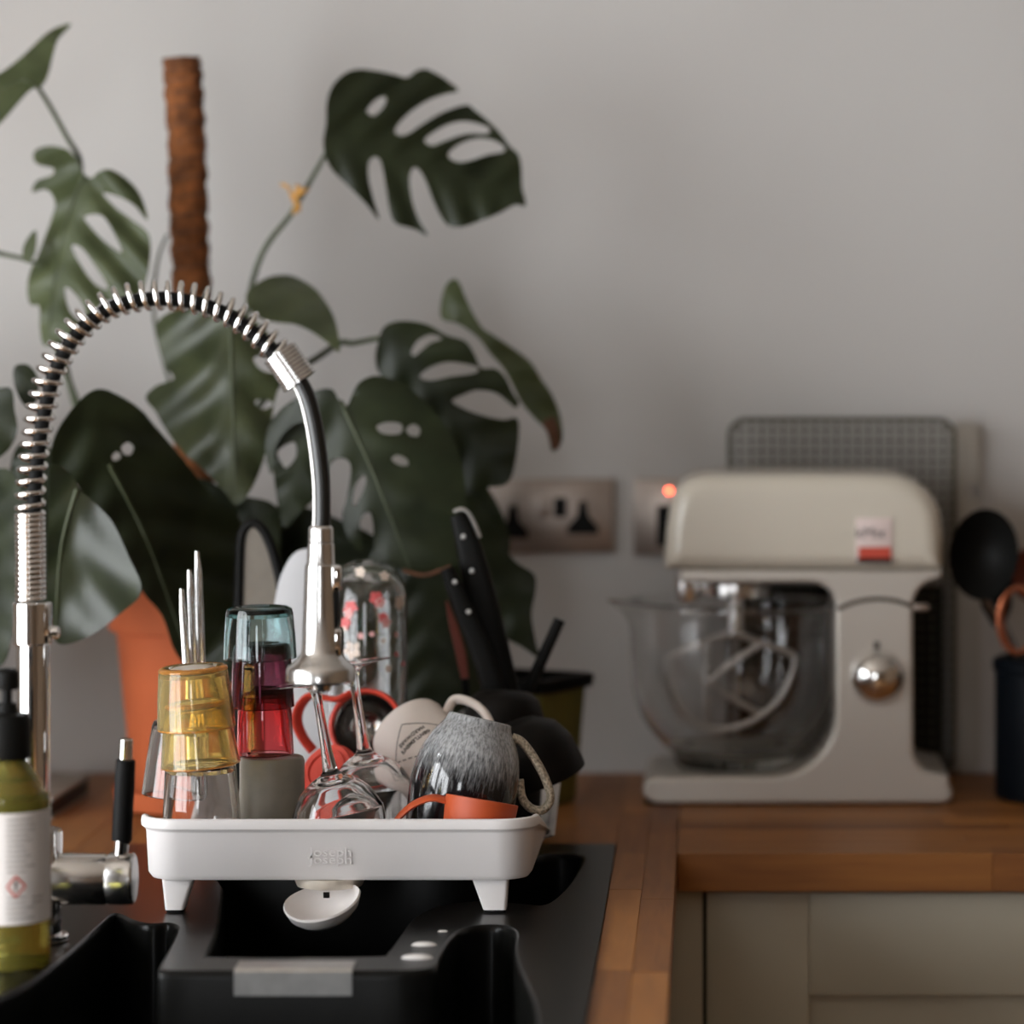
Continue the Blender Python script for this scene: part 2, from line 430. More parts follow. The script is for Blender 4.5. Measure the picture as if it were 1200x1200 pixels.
window('window_1', WIN_L, 'y', R_['x0']); window('window_2', WIN_N, 'y', R_['x0'], 1); window('window_3', WIN_B, 'x', R_['y0'], 1)

# ------------------------------------------------------------------ worktops, staves
TH = .038
XI = -.0313                                  # inner edge of the run that comes forward
YE = 3.591                                   # front edge of the run along the wall
SX0, SX1, SY0, SY1 = -.5895, -.0926, 2.30, 3.636      # sink plate
def staves(root, axis, rows, seed):
    """rows: (c0, c1, start, end); axis 'x' or 'y' is the direction of the grain"""
    rnd = random.Random(seed)
    for (c0, c1, s, e) in rows:
        p = s-rnd.uniform(0, .3); first = True
        while p < e-.001:
            q = p+rnd.uniform(.22, .52)
            a, b = max(p, s), min(q, e)
            if e-b < .05: b = e; q = e+.01
            if b-a > .004:
                L_, Wd = b-a, c1-c0; g = .0001
                geo = box(-L_/2+g, L_/2-g, -Wd/2+g, Wd/2-g, -TH, rnd.uniform(-.0002, .0001), .0005, 1)
                o = obj('stave', geo, M['wood'], root, smooth=0)
                if axis == 'x': o.location = ((a+b)/2, (c0+c1)/2, 0)
                else: o.location = ((c0+c1)/2, (a+b)/2, 0); o.rotation_euler = (0, 0, math.pi/2)
            p = q
r_right = thing('wooden_worktop', 'oiled wooden worktop of long staves carrying the cream stand mixer', 'worktop', (0, 0, WT))
rows = []; n = 15; wdt = (WALL_Y-.001-YE)/n
for i in range(n): rows.append((YE+i*wdt, YE+(i+1)*wdt, XI+.0008, 1.30))
staves(r_right, 'x', rows, 3)
r_left = thing('wooden_worktop', 'wooden worktop of lengthwise staves around the black sink', 'worktop', (0, 0, WT))
rows = [(XI-.0305, XI, 1.7, WALL_Y-.001), (XI-.061, XI-.0305, 1.7, WALL_Y-.001)]
x = XI-.061
while x > -1.0:
    w = .0415
    inside_sink = x > SX0+.01
    rows.append((x-w, x, SY1+.0006 if inside_sink else 3.0, WALL_Y-.001)); x -= w
staves(r_left, 'y', rows, 5)

# ------------------------------------------------------------------ sink
ZS = WT+.003
def deck(px, py): 
    p = WZ(px, py, ZS); return (p.x, p.y)
main_px = [(-150, 1230), (-60, 1195), (0, 1166), (40, 1145), (75, 1119), (103, 1094), (119, 1079), (128, 1072), (137, 1070), (147, 1073), (160, 1079), (178, 1082), (198, 1081), (211, 1086),
           (208, 1097), (199, 1115), (189, 1134), (200, 1137), (275, 1137), (415, 1137), (500, 1135), (512, 1120), (522, 1103), (536, 1090),
           (560, 1084), (590, 1084), (607, 1092), (606, 1112), (612, 1135), (624, 1160), (632, 1185), (634, 1230), (632, 1290), (610, 1345), (-150, 1345)]
half_px = [(262, 1016), (259, 1040), (256, 1065), (250, 1095), (240, 1119), (256, 1122), (440, 1121), (457, 1115), (470, 1098), (486, 1077), (512, 1063), (560, 1056),
           (610, 1059), (640, 1060), (664, 1043), (680, 1020), (684, 1003), (640, 1001), (590, 1012), (500, 1016)]
main = [tuple(deck(*p)) for p in main_px]; half = [tuple(deck(*p)) for p in half_px]
main = [(v.x, v.y) for v in catmull([(a, b, 0) for a, b in main], 4, True)]
half = [(v.x, v.y) for v in catmull([(a, b, 0) for a, b in half], 4, True)]
outer = rrect(SX0, SX1, SY0, SY1, .006, 3)
sink = thing('kitchen_sink', 'black composite sink with main bowl, half bowl and black deck under the dish rack', 'sink', (SX0, SY1, WT))
def inner_clip(P, z): return [Vector((a, b, z)) for a, b in P]
holes = [main, half]
vs, fs = triangulate(outer, holes)
deckg = ([Vector((a, b, ZS)) for a, b in vs], fs)
rim = loft([inner_clip(outer, ZS), inner_clip(outer, WT-.006)])
obj('deck', merge(deckg, rim), M['sink'], sink, world=True, smooth=30)
def bowl(P, depth, name):
    A = sum(P[i][0]*P[(i+1) % len(P)][1]-P[(i+1) % len(P)][0]*P[i][1] for i in range(len(P)))
    loops = [inner_clip(P, ZS), inner_clip(offset_poly(P, .0012), ZS-.0006), inner_clip(offset_poly(P, .0026), ZS-.003), inner_clip(offset_poly(P, .0032), ZS-.007), inner_clip(offset_poly(P, .006), ZS-depth)]
    v2, f2 = triangulate(offset_poly(P, .006))
    obj(name, merge(loft(loops), ([Vector((a, b, ZS-depth)) for a, b in v2], f2)), M['sink'], sink, world=True, smooth=50)
bowl(main, .19, 'main_bowl'); bowl(half, .11, 'half_bowl')
# overflow strip over the divider
a = WZ(275, 1137, ZS); b = WZ(413, 1137, ZS)
sx0, sx1, sy = a.x, b.x, a.y
strip = loft([[Vector((x, y, z)) for x, y, z in ((xx, sy+.030, ZS+.0006), (xx, sy+.030, ZS+.0022), (xx, sy-.002, ZS+.0022), (xx, sy-.0045, ZS-.0005), (xx, sy-.0045, ZS-.020), (xx, sy-.003, ZS-.020), (xx, sy-.003, ZS-.001), (xx, sy-.0005, ZS+.0006))] for xx in (sx0, sx1)], True, True)
obj('overflow_strip', strip, M['steel'], sink, world=True, smooth=30, label='brushed steel strip')
# water drops and crumbs on the deck near the strip
for (px, py, r, hgt) in ((497, 1108, .0085, .0028), (489, 1123, .0105, .0032), (519, 1092, .0035, .0012)):
    p = WZ(px, py, ZS)
    t = tagset(obj('soap_blob', lathe([(r, 0), (r*.85, hgt*.5), (r*.5, hgt*.9), (0, hgt)], 16), M['foam'], None),
               {.0085: 'small white soap blob on the sink deck nearest the white foot of the rack', .0105: 'largest white soap blob at the end of the steel strip', .0035: 'tiny white soap fleck on the sink deck behind two larger blobs'}[r], 'soap foam')
    t.location = p+Vector((0, 0, .0003)); t.scale = (1.3, .8, 1)

# ------------------------------------------------------------------ cabinets
CY = YE+.022
cab = thing('base_cabinet', 'grey-green shaker base cabinet under the wooden worktop', 'cabinet', (0, CY, 0))
z1 = WT-TH-.001
def cx(px): return (px-PX)*CY/F
obj('carcass', box(cx(776), 1.25, CY+.012, WALL_Y-.02, .1, z1, .001), M['cab_dark'], cab, world=True, smooth=0)
obj('corner_post', box(XI-.03, cx(823.5), CY-.004, CY+.02, .1, z1-.002, .0015), M['cab'], cab, world=True)
dx0, dx1 = cx(828), cx(828)+.60
st = .102
door = obj('door', merge(box(dx0, dx0+st, CY-.004, CY+.018, .12, z1-.003, .0012), box(dx1-st, dx1, CY-.004, CY+.018, .12, z1-.003, .0012),
                  box(dx0+st+.0003, dx1-st, CY-.004, CY+.018, z1-.003-st, z1-.003, .0012), box(dx0+st, dx1-st, CY-.004, CY+.018, .12, .12+st, .0012)), M['cab'], cab, world=True)
obj('door_panel', box(dx0+st-.01, dx1-st+.01, CY+.006, CY+.014, .12+st-.01, z1-st+.005), M['cab'], door, world=False, smooth=0).location = (0, -CY, 0)
obj('door', box(dx1+.004, dx1+.5, CY-.004, CY+.018, .12, z1-.003, .0012), M['cab'], cab, world=True)
cab2 = thing('base_cabinet', 'grey-green base cabinet below the black sink', 'cabinet', (-.5, 2.6, 0))
obj('carcass', box(-.62, XI-.034, 1.75, CY-.02, .1, WT-.225, .001), M['cab_dark'], cab2, world=True, smooth=0)
obj('door_front', box(XI-.033, XI-.018, 1.75, CY-.006, .12, z1-.003, .0012), M['cab'], cab2, world=True)

# ------------------------------------------------------------------ wall plates
def wall_plate(name, px0, px1, py0, py1, label):
    Y = WALL_Y-.006
    a, b = W(px0, py0, Y), W(px1, py1, Y)
    t = thing(name, label, 'socket', ((a.x+b.x)/2, WALL_Y-.0005, b.z))
    obj('plate', box(a.x, b.x, WALL_Y-.009, WALL_Y-.0005, b.z, a.z, .003), M['plate'], t, world=True)
    return t, Y-.004
def pin_set(t, px, py, Y):
    P = [(-4, -20), (4, -20), (7, -2), (18, 11), (18, 19), (-18, 19), (-18, 11), (-7, -2)]
    obj('pin_holes', extrude_poly([W(px+a_, py+b_, Y-.0008) for a_, b_ in P], Vector((0, .004, 0)), .0004, 1), M['black'], t, world=True, smooth=0)
t, Y = wall_plate('power_socket', 573, 720, 561, 648, 'brushed steel double power socket on the wall between plant and mixer')
pin_set(t, 683, 607, Y); pin_set(t, 601, 612, Y)
for px in (637, 656):
    a, b = W(px-7, 583, Y), W(px+8, 606, Y)
    obj('rocker_switch', box(a.x, b.x, Y-.004, Y+.002, b.z, a.z, .001), M['plate'] if px == 637 else M['black'], t, world=True)
t, Y = wall_plate('cooker_switch', 742, 830, 561, 651, 'steel switch plate with glowing red lamp half behind the mixer')
a, b = W(770, 592, Y), W(792, 640, Y)
obj('rocker_switch', box(a.x, b.x, Y-.005, Y+.002, b.z, a.z, .001), M['black'], t, world=True)
p = W(784, 575, Y)
led = obj('indicator_lamp', xf(lathe([(.0032, 0), (.0030, .0015), (.0018, .0025), (0, .0028)], 16), Matrix.Translation(p) @ Matrix.Rotation(math.pi/2, 4, 'X')), M['led'], t, world=True, label='glowing red lamp')

# ------------------------------------------------------------------ potted monstera
POT = Vector(((235-PX)*3.92/F, 3.92, WT))
sau = thing('plant_saucer', 'terracotta saucer under the large plant pot', 'saucer', POT)
obj('dish', lathe([(0, .001), (.078, .001), (.090, .004), (.094, .024), (.090, .025), (.086, .008), (.07, .006), (0, .006)], 64), M['terracotta'], sau)
mon = thing('potted_monstera', 'large split-leaf plant with coir pole in a terracotta pot', 'plant', POT+Vector((0, 0, .0065)))
obj('pot', lathe([(0, .002), (.070, .002), (.072, .004), (.090, .185), (.098, .187), (.103, .232), (.101, .236), (.096, .236), (.093, .225), (.085, .19), (.065, .02), (0, .02)], 64), M['terracotta'], mon)
obj('soil', lathe([(.092, .212), (.06, .217), (.03, .213), (0, .218)], 32), M['soil'], mon)
# coir pole, bound by cord, with lumpy surface
pole_p = [W(226, 800, 3.95)+Vector((0, 0, 0)), W(224, 330, 3.95), W(215, 66, 3.95)]
rp = []
path = catmull([W(231, 740, 3.95), W(228, 600, 3.95), W(226, 480, 3.95), W(224, 330, 3.95), W(221, 250, 3.95), W(219, 170, 3.95), W(215, 100, 3.95), W(213, 68, 3.95)], 14)
V, Fc = tube(path, [.0205+.0012*math.sin(i*1.1)-(.001 if i > 90 else 0) for i in range(len(path))], 28)
rr = random.Random(2)
V = [v+Vector((rr.gauss(0, .0007), rr.gauss(0, .0007), rr.gauss(0, .0008))) for v in V]
pole = obj('moss_pole', (V, Fc), M['coir'], mon, world=True, label='rust-brown coir pole')
cord = []
for i in range(0, 400):
    t_ = i/400; k = t_*(len(path)-1); j = int(k); c = path[j].lerp(path[min(j+1, len(path)-1)], k-j)
    a = t_*26*2*math.pi
    cord.append(c+Vector((.0212*math.cos(a), .0212*math.sin(a), 0)))
obj('cord', tube(cord, .0011, 5), M['brown_leaf'], pole, world=False).location = -(Vector(mon.location))

def make_leaf(outline, Y0, mid, holes=(), tx=0.0, ty=0.0, cup=.006, wave=.003, lam=42, m='leaf', grid=9, vein=True, smooth=5, curl=0.0):
    O = [(v.x, v.y) for v in catmull([(a, b, 0) for a, b in outline], 5, True)]
    H = [[(v.x, v.y) for v in catmull([(a, b, 0) for a, b in h], 4, True)] for h in holes]
    mp = [Vector((p[0], p[1])) for p in mid]
    cxm = sum(p[0] for p in outline)/len(outline); cym = sum(p[1] for p in outline)/len(outline)
    a, b = mp[0], mp[-1]; ax = (b-a); Lm = ax.length; ax.normalize(); nx = Vector((-ax.y, ax.x))
    def depth(x, y):
        q = Vector((x, y))-a; t_ = q.dot(ax); d = q.dot(nx); ad = abs(d)
        return (Y0+tx*(x-cxm)+ty*(y-cym)+cup*(ad/50)**1.6+wave*math.cos(2*math.pi*(t_-.7*ad)/lam)*min(1, ad/25)+curl*(max(0, t_/Lm-.5))**2)
    vs, fs = triangulate(O, H, grid)
    V = [W(x, y, depth(x, y)) for x, y in vs]
    nb = len(O); N = [Vector((0, 0, 0)) for _ in V]
    fs = [f if (V[f[1]]-V[f[0]]).cross(V[f[2]]-V[f[0]]).y < 0 else (f[0], f[2], f[1]) for f in fs]
    for f in fs:
        n_ = (V[f[1]]-V[f[0]]).cross(V[f[2]]-V[f[0]])
        for i in f: N[i] += n_
    N = [n_.normalized() if n_.length > 0 else Vector((0, -1, 0)) for n_ in N]
    nv = len(V); h_ = .00045
    top = [V[i]+N[i]*h_ for i in range(nv)]; bot = [V[i]-N[i]*h_ for i in range(nv)]
    VV = top+bot; FF = list(fs)+[tuple(i+nv for i in reversed(f)) for f in fs]
    cnt = {}
    for f in fs:
        for k in range(3):
            e = (f[k], f[(k+1) % 3]); cnt[e] = 1
    for (i, j) in list(cnt):
        if (j, i) not in cnt:
            b0 = len(VV); VV += [top[i], top[j], bot[j], bot[i]]; FF.append((b0, b0+3, b0+2, b0+1))
    lf = obj('leaf', (VV, FF), M[m], mon, world=True, smooth=0, recalc=False)
    lf.data.polygons.foreach_set('use_smooth', [True]*len(lf.data.polygons))
    if vein:
        mm = catmull([(p[0], p[1], 0) for p in mid], 8)
        P = [W(v.x, v.y, depth(v.x, v.y)-.0008) for v in mm]
        n_ = len(P)
        vo = obj('midrib', tube(P, [.0022*(1-.75*i/n_) for i in range(n_)], 8), M['vein'], lf)
        vo.location = -Vector(mon.location)
    return lf
def stalk(pts, r=.003):
    P = catmull([W(*p) for p in pts], 8)
    obj('stalk', tube(P, [r*(1.25-.5*i/len(P)) for i in range(len(P))], 10), M['stem'], mon, world=True)
# leaf at the upper left, seen from below
make_leaf([(83, 28), (76, 37), (68, 46), (63, 60), (58, 82), (53, 95), (46, 103), (36, 105), (20, 122), (0, 145), (-22, 160), (-48, 165), (-62, 140), (-50, 112), (-25, 96), (0, 86), (25, 67), (45, 48), (58, 37), (70, 31)],
          3.86, [(44, 102), (20, 95), (-40, 135)], tx=-.0003, ty=-.0006, m='leaf_pale', cup=.012)
make_leaf([(98, 205), (108, 208), (117, 201), (130, 199), (150, 211), (165, 230), (173, 258), (158, 241), (140, 231), (121, 226), (135, 243), (155, 258), (175, 277), (175, 311), (172, 325), (163, 345), (140, 352), (120, 355),
           (106, 376), (86, 392), (68, 399), (52, 405), (47, 385), (46, 359), (36, 357), (32, 340), (36, 318), (44, 300), (54, 275), (61, 255), (65, 240), (61, 228), (52, 222), (38, 225), (43, 212), (61, 205), (62, 197),
           (45, 193), (39, 185), (43, 175), (60, 171), (80, 176), (92, 190)],
          3.84, [(99, 205), (86, 235), (68, 300), (56, 395)],
          holes=[[(99, 254), (118, 252), (131, 268), (143, 296), (124, 284), (108, 268)], [(84, 290), (95, 290), (110, 309), (127, 336), (117, 337), (102, 322)],
                 [(76, 338), (86, 342), (100, 362), (97, 378), (82, 365)]], tx=-.0004, ty=-.0002, cup=.010, wave=.005, lam=46, m='leaf_pale', grid=6)
make_leaf([(27, 290), (34, 277), (42, 270), (43, 285), (40, 300), (33, 308), (27, 304)], 3.83, [(40, 272), (30, 305)], m='leaf_pale', grid=5, vein=False)
# large dark leaf against the wall
make_leaf([(382, 145), (383, 120), (390, 100), (404, 86), (420, 81), (440, 83), (460, 87), (477, 91), (487, 84), (498, 81), (511, 86), (525, 95), (537, 106), (522, 110), (503, 117), (484, 129), (469, 143), (463, 154), (469, 159), (480, 156),
           (497, 144), (520, 131), (546, 123), (556, 129), (571, 141), (586, 156), (597, 171), (608, 182), (611, 200), (612, 220), (616, 241), (604, 240), (585, 250), (560, 260), (540, 266), (525, 264), (516, 252), (508, 235), (499, 212), (491, 199),
           (484, 197), (480, 210), (483, 235), (491, 258), (501, 276), (484, 268), (464, 262), (457, 248), (453, 225), (449, 200), (445, 187), (438, 184), (432, 192), (432, 210), (437, 232), (444, 257), (430, 240), (410, 220), (391, 201), (382, 185), (379, 166)],
          3.90, [(384, 165), (440, 165), (520, 200), (612, 236)],
          holes=[[(430, 130), (440, 117), (451, 113), (452, 120), (446, 130), (437, 136)], [(498, 163), (506, 171), (522, 165), (546, 157), (571, 157), (573, 150), (558, 144), (540, 142), (520, 148)],
                 [(525, 181), (535, 190), (552, 188), (572, 181), (590, 178), (590, 171), (578, 164), (560, 162), (540, 168)]], tx=.0002, ty=-.0003, cup=.006, wave=.003, grid=7, vein=False)
# pale leaf above the spring
make_leaf([(288, 346), (300, 333), (318, 324), (340, 323), (360, 332), (375, 345), (388, 365), (395, 385), (398, 412), (386, 403), (366, 389), (346, 380), (328, 378), (308, 374), (294, 364)],
          3.82, [(292, 350), (345, 350), (396, 408)], m='leaf_pale', ty=-.0013, cup=.018, wave=.002, vein=False)
# upright leaf behind the spring, folded along its ribs
make_leaf([(183, 385), (190, 372), (205, 364), (232, 358), (262, 362), (284, 368), (304, 380), (322, 402), (332, 432), (322, 470), (314, 520), (302, 558), (287, 584), (276, 592), (262, 575), (240, 552), (215, 530), (196, 506), (182, 482), (171, 466), (184, 452), (204, 444), (195, 430), (187, 410)],
          3.76, [(270, 372), (273, 480), (277, 588)], holes=[[(297, 420), (309, 417), (321, 427), (318, 437), (304, 432)], [(299, 470), (311, 467), (320, 474), (310, 480), (301, 477)]], m='leaf_mid', cup=.016, wave=.0065, lam=80, ty=-.0002)
# broad dark leaf over the pot
make_leaf([(64, 512), (80, 485), (100, 463), (118, 456), (140, 464), (165, 480), (182, 500), (216, 540), (250, 583), (276, 602), (292, 645), (278, 702), (256, 742), (226, 782), (206, 765), (190, 722), (166, 692), (140, 642), (106, 592), (84, 560), (60, 545)],
          3.68, [(128, 545), (175, 640), (222, 775)], holes=[[(142, 524), (150, 518), (157, 524), (153, 533), (145, 532)], [(131, 534), (137, 529), (142, 534), (138, 540), (132, 539)]], tx=.0005, cup=.006, wave=.004, lam=60)
make_leaf([(60, 545), (84, 556), (92, 572), (112, 590), (132, 612), (150, 650), (166, 692), (140, 720), (106, 745), (72, 755), (60, 738), (54, 690), (55, 640), (57, 590)],
          3.60, [(90, 573), (72, 640), (64, 740)], tx=.00004, cup=-.014, wave=.0044, lam=92, ty=.0002, m='leaf_gloss')
make_leaf([(17, 430), (34, 428), (45, 445), (43, 470), (30, 476), (18, 455)], 3.70, [(20, 432), (38, 470)], grid=6, vein=False)
make_leaf([(-35, 470), (0, 455), (14, 457), (17, 480), (20, 505), (5, 532), (-35, 548)], 3.66, [(14, 460), (-20, 535)], vein=False)
make_leaf([(-45, 605), (-5, 552), (18, 558), (28, 598), (24, 680), (14, 745), (0, 782), (-45, 790)], 3.64, [(18, 562), (-10, 770)], m='leaf', tx=-.0006, vein=False)
make_leaf([(16, 530), (45, 520), (70, 540), (85, 600), (70, 700), (40, 740), (18, 700), (10, 610)], 3.74, [(45, 525), (40, 735)])
# large holed leaf in the middle
make_leaf([(418, 452), (430, 443), (446, 441), (476, 452), (506, 480), (531, 515), (544, 560), (546, 610), (549, 655), (526, 668), (496, 673), (466, 664), (441, 646), (437, 612), (432, 600), (422, 612), (424, 646), (409, 632), (401, 606), (406, 586), (411, 556), (409, 541), (398, 537), (386, 545),
           (383, 600), (380, 545), (372, 500), (346, 497), (325, 520), (318, 556), (311, 522), (320, 490), (345, 468), (385, 455), (398, 470), (406, 476)],
          3.72, [(404, 480), (440, 560), (480, 665)],
          holes=[[(441, 500), (452, 495), (468, 496), (472, 503), (466, 509), (448, 508)], [(476, 503), (484, 497), (492, 502), (490, 511), (480, 510)], [(459, 538), (466, 533), (477, 538), (478, 545), (468, 545)],
                 [(413, 590), (416, 570), (426, 557), (429, 564), (424, 580), (416, 592)]], cup=.006, wave=.003, lam=70)
make_leaf([(345, 482), (370, 478), (396, 498), (399, 530), (386, 546), (377, 575), (352, 600), (334, 618), (326, 592), (322, 566), (319, 546), (312, 541), (317, 510)],
          3.75, [(360, 485), (336, 612)], holes=[[(325, 530), (337, 520), (346, 519), (347, 535), (336, 548), (330, 543)]], grid=7, vein=False)
make_leaf([(283, 590), (300, 584), (322, 592), (330, 612), (328, 650), (335, 700), (320, 730), (290, 720), (272, 660)], 3.78, [(300, 588), (310, 725)], vein=False)
# striped leaf to the right
make_leaf([(443, 402), (450, 383), (470, 376), (500, 380), (524, 393), (545, 400), (556, 415), (564, 431), (580, 432), (592, 442), (601, 460), (608, 472), (604, 478), (594, 470), (580, 460), (560, 457), (544, 462), (530, 470), (546, 480), (570, 488), (590, 492), (607, 492), (606, 530), (596, 565), (570, 571), (545, 569), (525, 532), (500, 492), (470, 456), (446, 440), (440, 420)],
          3.84, [(455, 395), (500, 470), (590, 560)], holes=[[(482, 412), (490, 399), (505, 392), (518, 397), (505, 402), (493, 411), (485, 417)], [(492, 441), (505, 430), (525, 424), (549, 427), (561, 432), (554, 438), (530, 441), (505, 446)]], cup=.006, wave=.003, lam=50, grid=7, vein=False)
make_leaf([(530, 327), (520, 340), (517, 372), (538, 380), (560, 396), (575, 415), (590, 432), (601, 452), (611, 472), (626, 490), (640, 505), (646, 526), (651, 528), (659, 515), (657, 490), (648, 465), (635, 445), (622, 425), (602, 409), (580, 394), (566, 385), (556, 370), (546, 350), (538, 331)],
          3.92, [(527, 345), (580, 405), (648, 515)], m='leaf_pale', cup=.02, wave=.004, grid=6, vein=False)
ti = W(650, 512, 3.90)
obj('leaf_tip', tube(catmull([W(642, 492, 3.915), W(649, 508, 3.913), W(651, 526, 3.912)], 5), [.0075, .007, .007, .007, .0068, .0062, .006, .0055, .005, .0045, .003], 8), M['brown_leaf'], mon, world=True, label='dry brown leaf tip')
make_leaf([(548, 578), (575, 608), (600, 654), (625, 672), (628, 690), (623, 720), (628, 752), (632, 771), (610, 757), (590, 746), (568, 722), (548, 682), (538, 622)], 3.82, [(550, 590), (628, 765)], cup=.004, wave=.002, vein=False)
make_leaf([(440, 640), (500, 640), (545, 655), (560, 720), (565, 800), (530, 840), (480, 835), (450, 780), (430, 700)], 3.80, [(490, 645), (520, 830)], cup=.006, vein=False)
obj('dry_edge', tube(catmull([W(472, 668, 3.715), W(495, 674, 3.715), W(515, 669, 3.715), W(528, 664, 3.716)], 5), .0022, 6), M['brown_leaf'], mon, world=True)
make_leaf([(335, 600), (400, 610), (460, 650), (470, 740), (430, 800), (370, 780), (330, 700)], 3.84, [(360, 605), (430, 790)], vein=False)
make_leaf([(215, 560), (290, 590), (330, 650), (335, 730), (300, 800), (250, 790), (215, 740), (200, 640)], 3.80, [(250, 570), (290, 790)], vein=False)
make_leaf([(555, 560), (580, 585), (598, 640), (575, 690), (545, 680), (535, 600)], 3.90, [(555, 565), (570, 685)], vein=False)
# unseen leaves added beyond the frame edge to shade the lower left wall
def heart(cx_, cy_, r_, ang):
    P = [(0, -.75), (.35, -1.0), (.75, -.85), (.95, -.35), (.85, .2), (.5, .7), (0, 1.25), (-.5, .7), (-.85, .2), (-.95, -.35), (-.75, -.85), (-.35, -1.0)]
    ca, sa = math.cos(ang), math.sin(ang)
    return [(cx_+r_*(x*ca-y*sa), cy_+r_*(x*sa+y*ca)) for x, y in P], [(cx_+r_*.75*sa, cy_-r_*.75*ca), (cx_-r_*1.2*sa, cy_+r_*1.2*ca)]
for (hx_0, hy_0, hr_, ha_, hY, htx) in ((-165, 800, 105, .5, 3.76, -.0006), (-290, 690, 115, .8, 3.70, -.0008), (-190, 600, 110, .3, 3.90, -.0004), (-330, 850, 95, .9, 3.84, -.0008)):
    ho_, hm_ = heart(hx_0, hy_0, hr_, ha_)
    make_leaf(ho_, hY, hm_, tx=htx, cup=.008, grid=14)
    stalk([(225, 742, 3.93), (120, 640, 3.90), (hm_[0][0]+60, hm_[0][1]-30, hY+.05), (hm_[0][0], hm_[0][1], hY+.002)], .003)
stalk([(235, 742, 3.94), (270, 560, 3.93), (296, 330, 3.90), (345, 245, 3.90), (382, 180, 3.90)], .0032)
stalk([(225, 742, 3.94), (130, 560, 3.92), (66, 400, 3.90), (70, 300, 3.875), (86, 240, 3.865), (99, 206, 3.845)], .0032)
stalk([(215, 742, 3.94), (120, 560, 3.95), (70, 400, 3.93), (74, 300, 3.91), (90, 230, 3.895), (94, 190, 3.885), (78, 160, 3.875), (60, 127, 3.87), (45, 103, 3.86)], .0032)
stalk([(240, 742, 3.93), (290, 500, 3.90), (385, 410, 3.88), (415, 402, 3.87), (446, 396, 3.845)], .0035)
stalk([(230, 742, 3.90), (200, 620, 3.74), (160, 545, 3.69), (128, 545, 3.675)], .003)
stalk([(244, 742, 3.90), (262, 560, 3.84), (262, 400, 3.80), (270, 372, 3.765)], .003)
stalk([(246, 742, 3.90), (330, 590, 3.80), (390, 480, 3.735), (404, 478, 3.72)], .003)
stalk([(-30, 288, 3.85), (0, 297, 3.85), (30, 304, 3.845), (48, 312, 3.845)], .0026)
stalk([(240, 742, 3.95), (215, 520, 3.97), (182, 380, 3.97), (184, 310, 3.97), (196, 275, 3.96)], .002)
# raffia bow on the stalk
bow = []
rb = random.Random(4)
for k in range(9):
    a = rb.uniform(0, 2*math.pi); c = Vector((343, 233)); d = Vector((math.cos(a)*rb.uniform(12, 22), math.sin(a)*rb.uniform(12, 26)))
    bow.append(tube(catmull([W(c.x, c.y, 3.893), W(c.x+d.x*.6+3, c.y+d.y*.6-3, 3.885), W(c.x+d.x, c.y+d.y, 3.89)], 4), .0018, 6))
obj('raffia_tie', merge(*bow), M['raffia'], mon, world=True, label='yellow raffia bow')

# ------------------------------------------------------------------ dish rack
RX0, RX1, RY0, RYM, RY1 = -.5068, -.1508, 3.205, 3.47, 3.722
ZR0, ZR1 = WT+.032, WT+.0885
rack = thing('dish_rack', 'white plastic draining rack full of dishes standing on the sink', 'dish rack', ((RX0+RX1)/2, RY0, ZS))
def tray(name, x0, x1, y0, y1, z0, z1, m, rad, open_back):
    lp = []
    def ring(d, z, r): return [Vector((a, b, z)) for a, b in rrect(x0+d, x1-d, y0+d, y1-d, max(r-d, .004), 10)]
    lp = [ring(.030, z0, rad), ring(.010, z0+.0015, rad), ring(.0065, z0+.006, rad), ring(.0045, z1-.013, rad), ring(.0036, z1-.0115, rad), ring(.0004, z1-.009, rad), ring(0, z1-.0045, rad), ring(.0008, z1-.001, rad), ring(.003, z1, rad),
          ring(.0062, z1-.0012, rad), ring(.0075, z1-.006, rad), ring(.0095, z0+.012, rad), ring(.013, z0+.0065, rad), ring(.030, z0+.005, rad)]
    V, Fc = loft(lp, True, True)
    for v in V:                              # the two trays are open towards each other
        if (open_back and v.y > y1-.045) or (not open_back and v.y < y0+.035): v.z = min(v.z, z0+.0065)
    return obj(name, (V, Fc), m, rack, world=True, smooth=35)
tray('tray', RX0, RX1, RY0, RYM+.05, ZR0, ZR1, M['white_pl'], .038, True)
tray('sliding_tray', RX0-.0005, RX1+.0035, RYM-.02, RY1, ZR0-.004, ZR1+.004, M['white_pl'], .03, False)
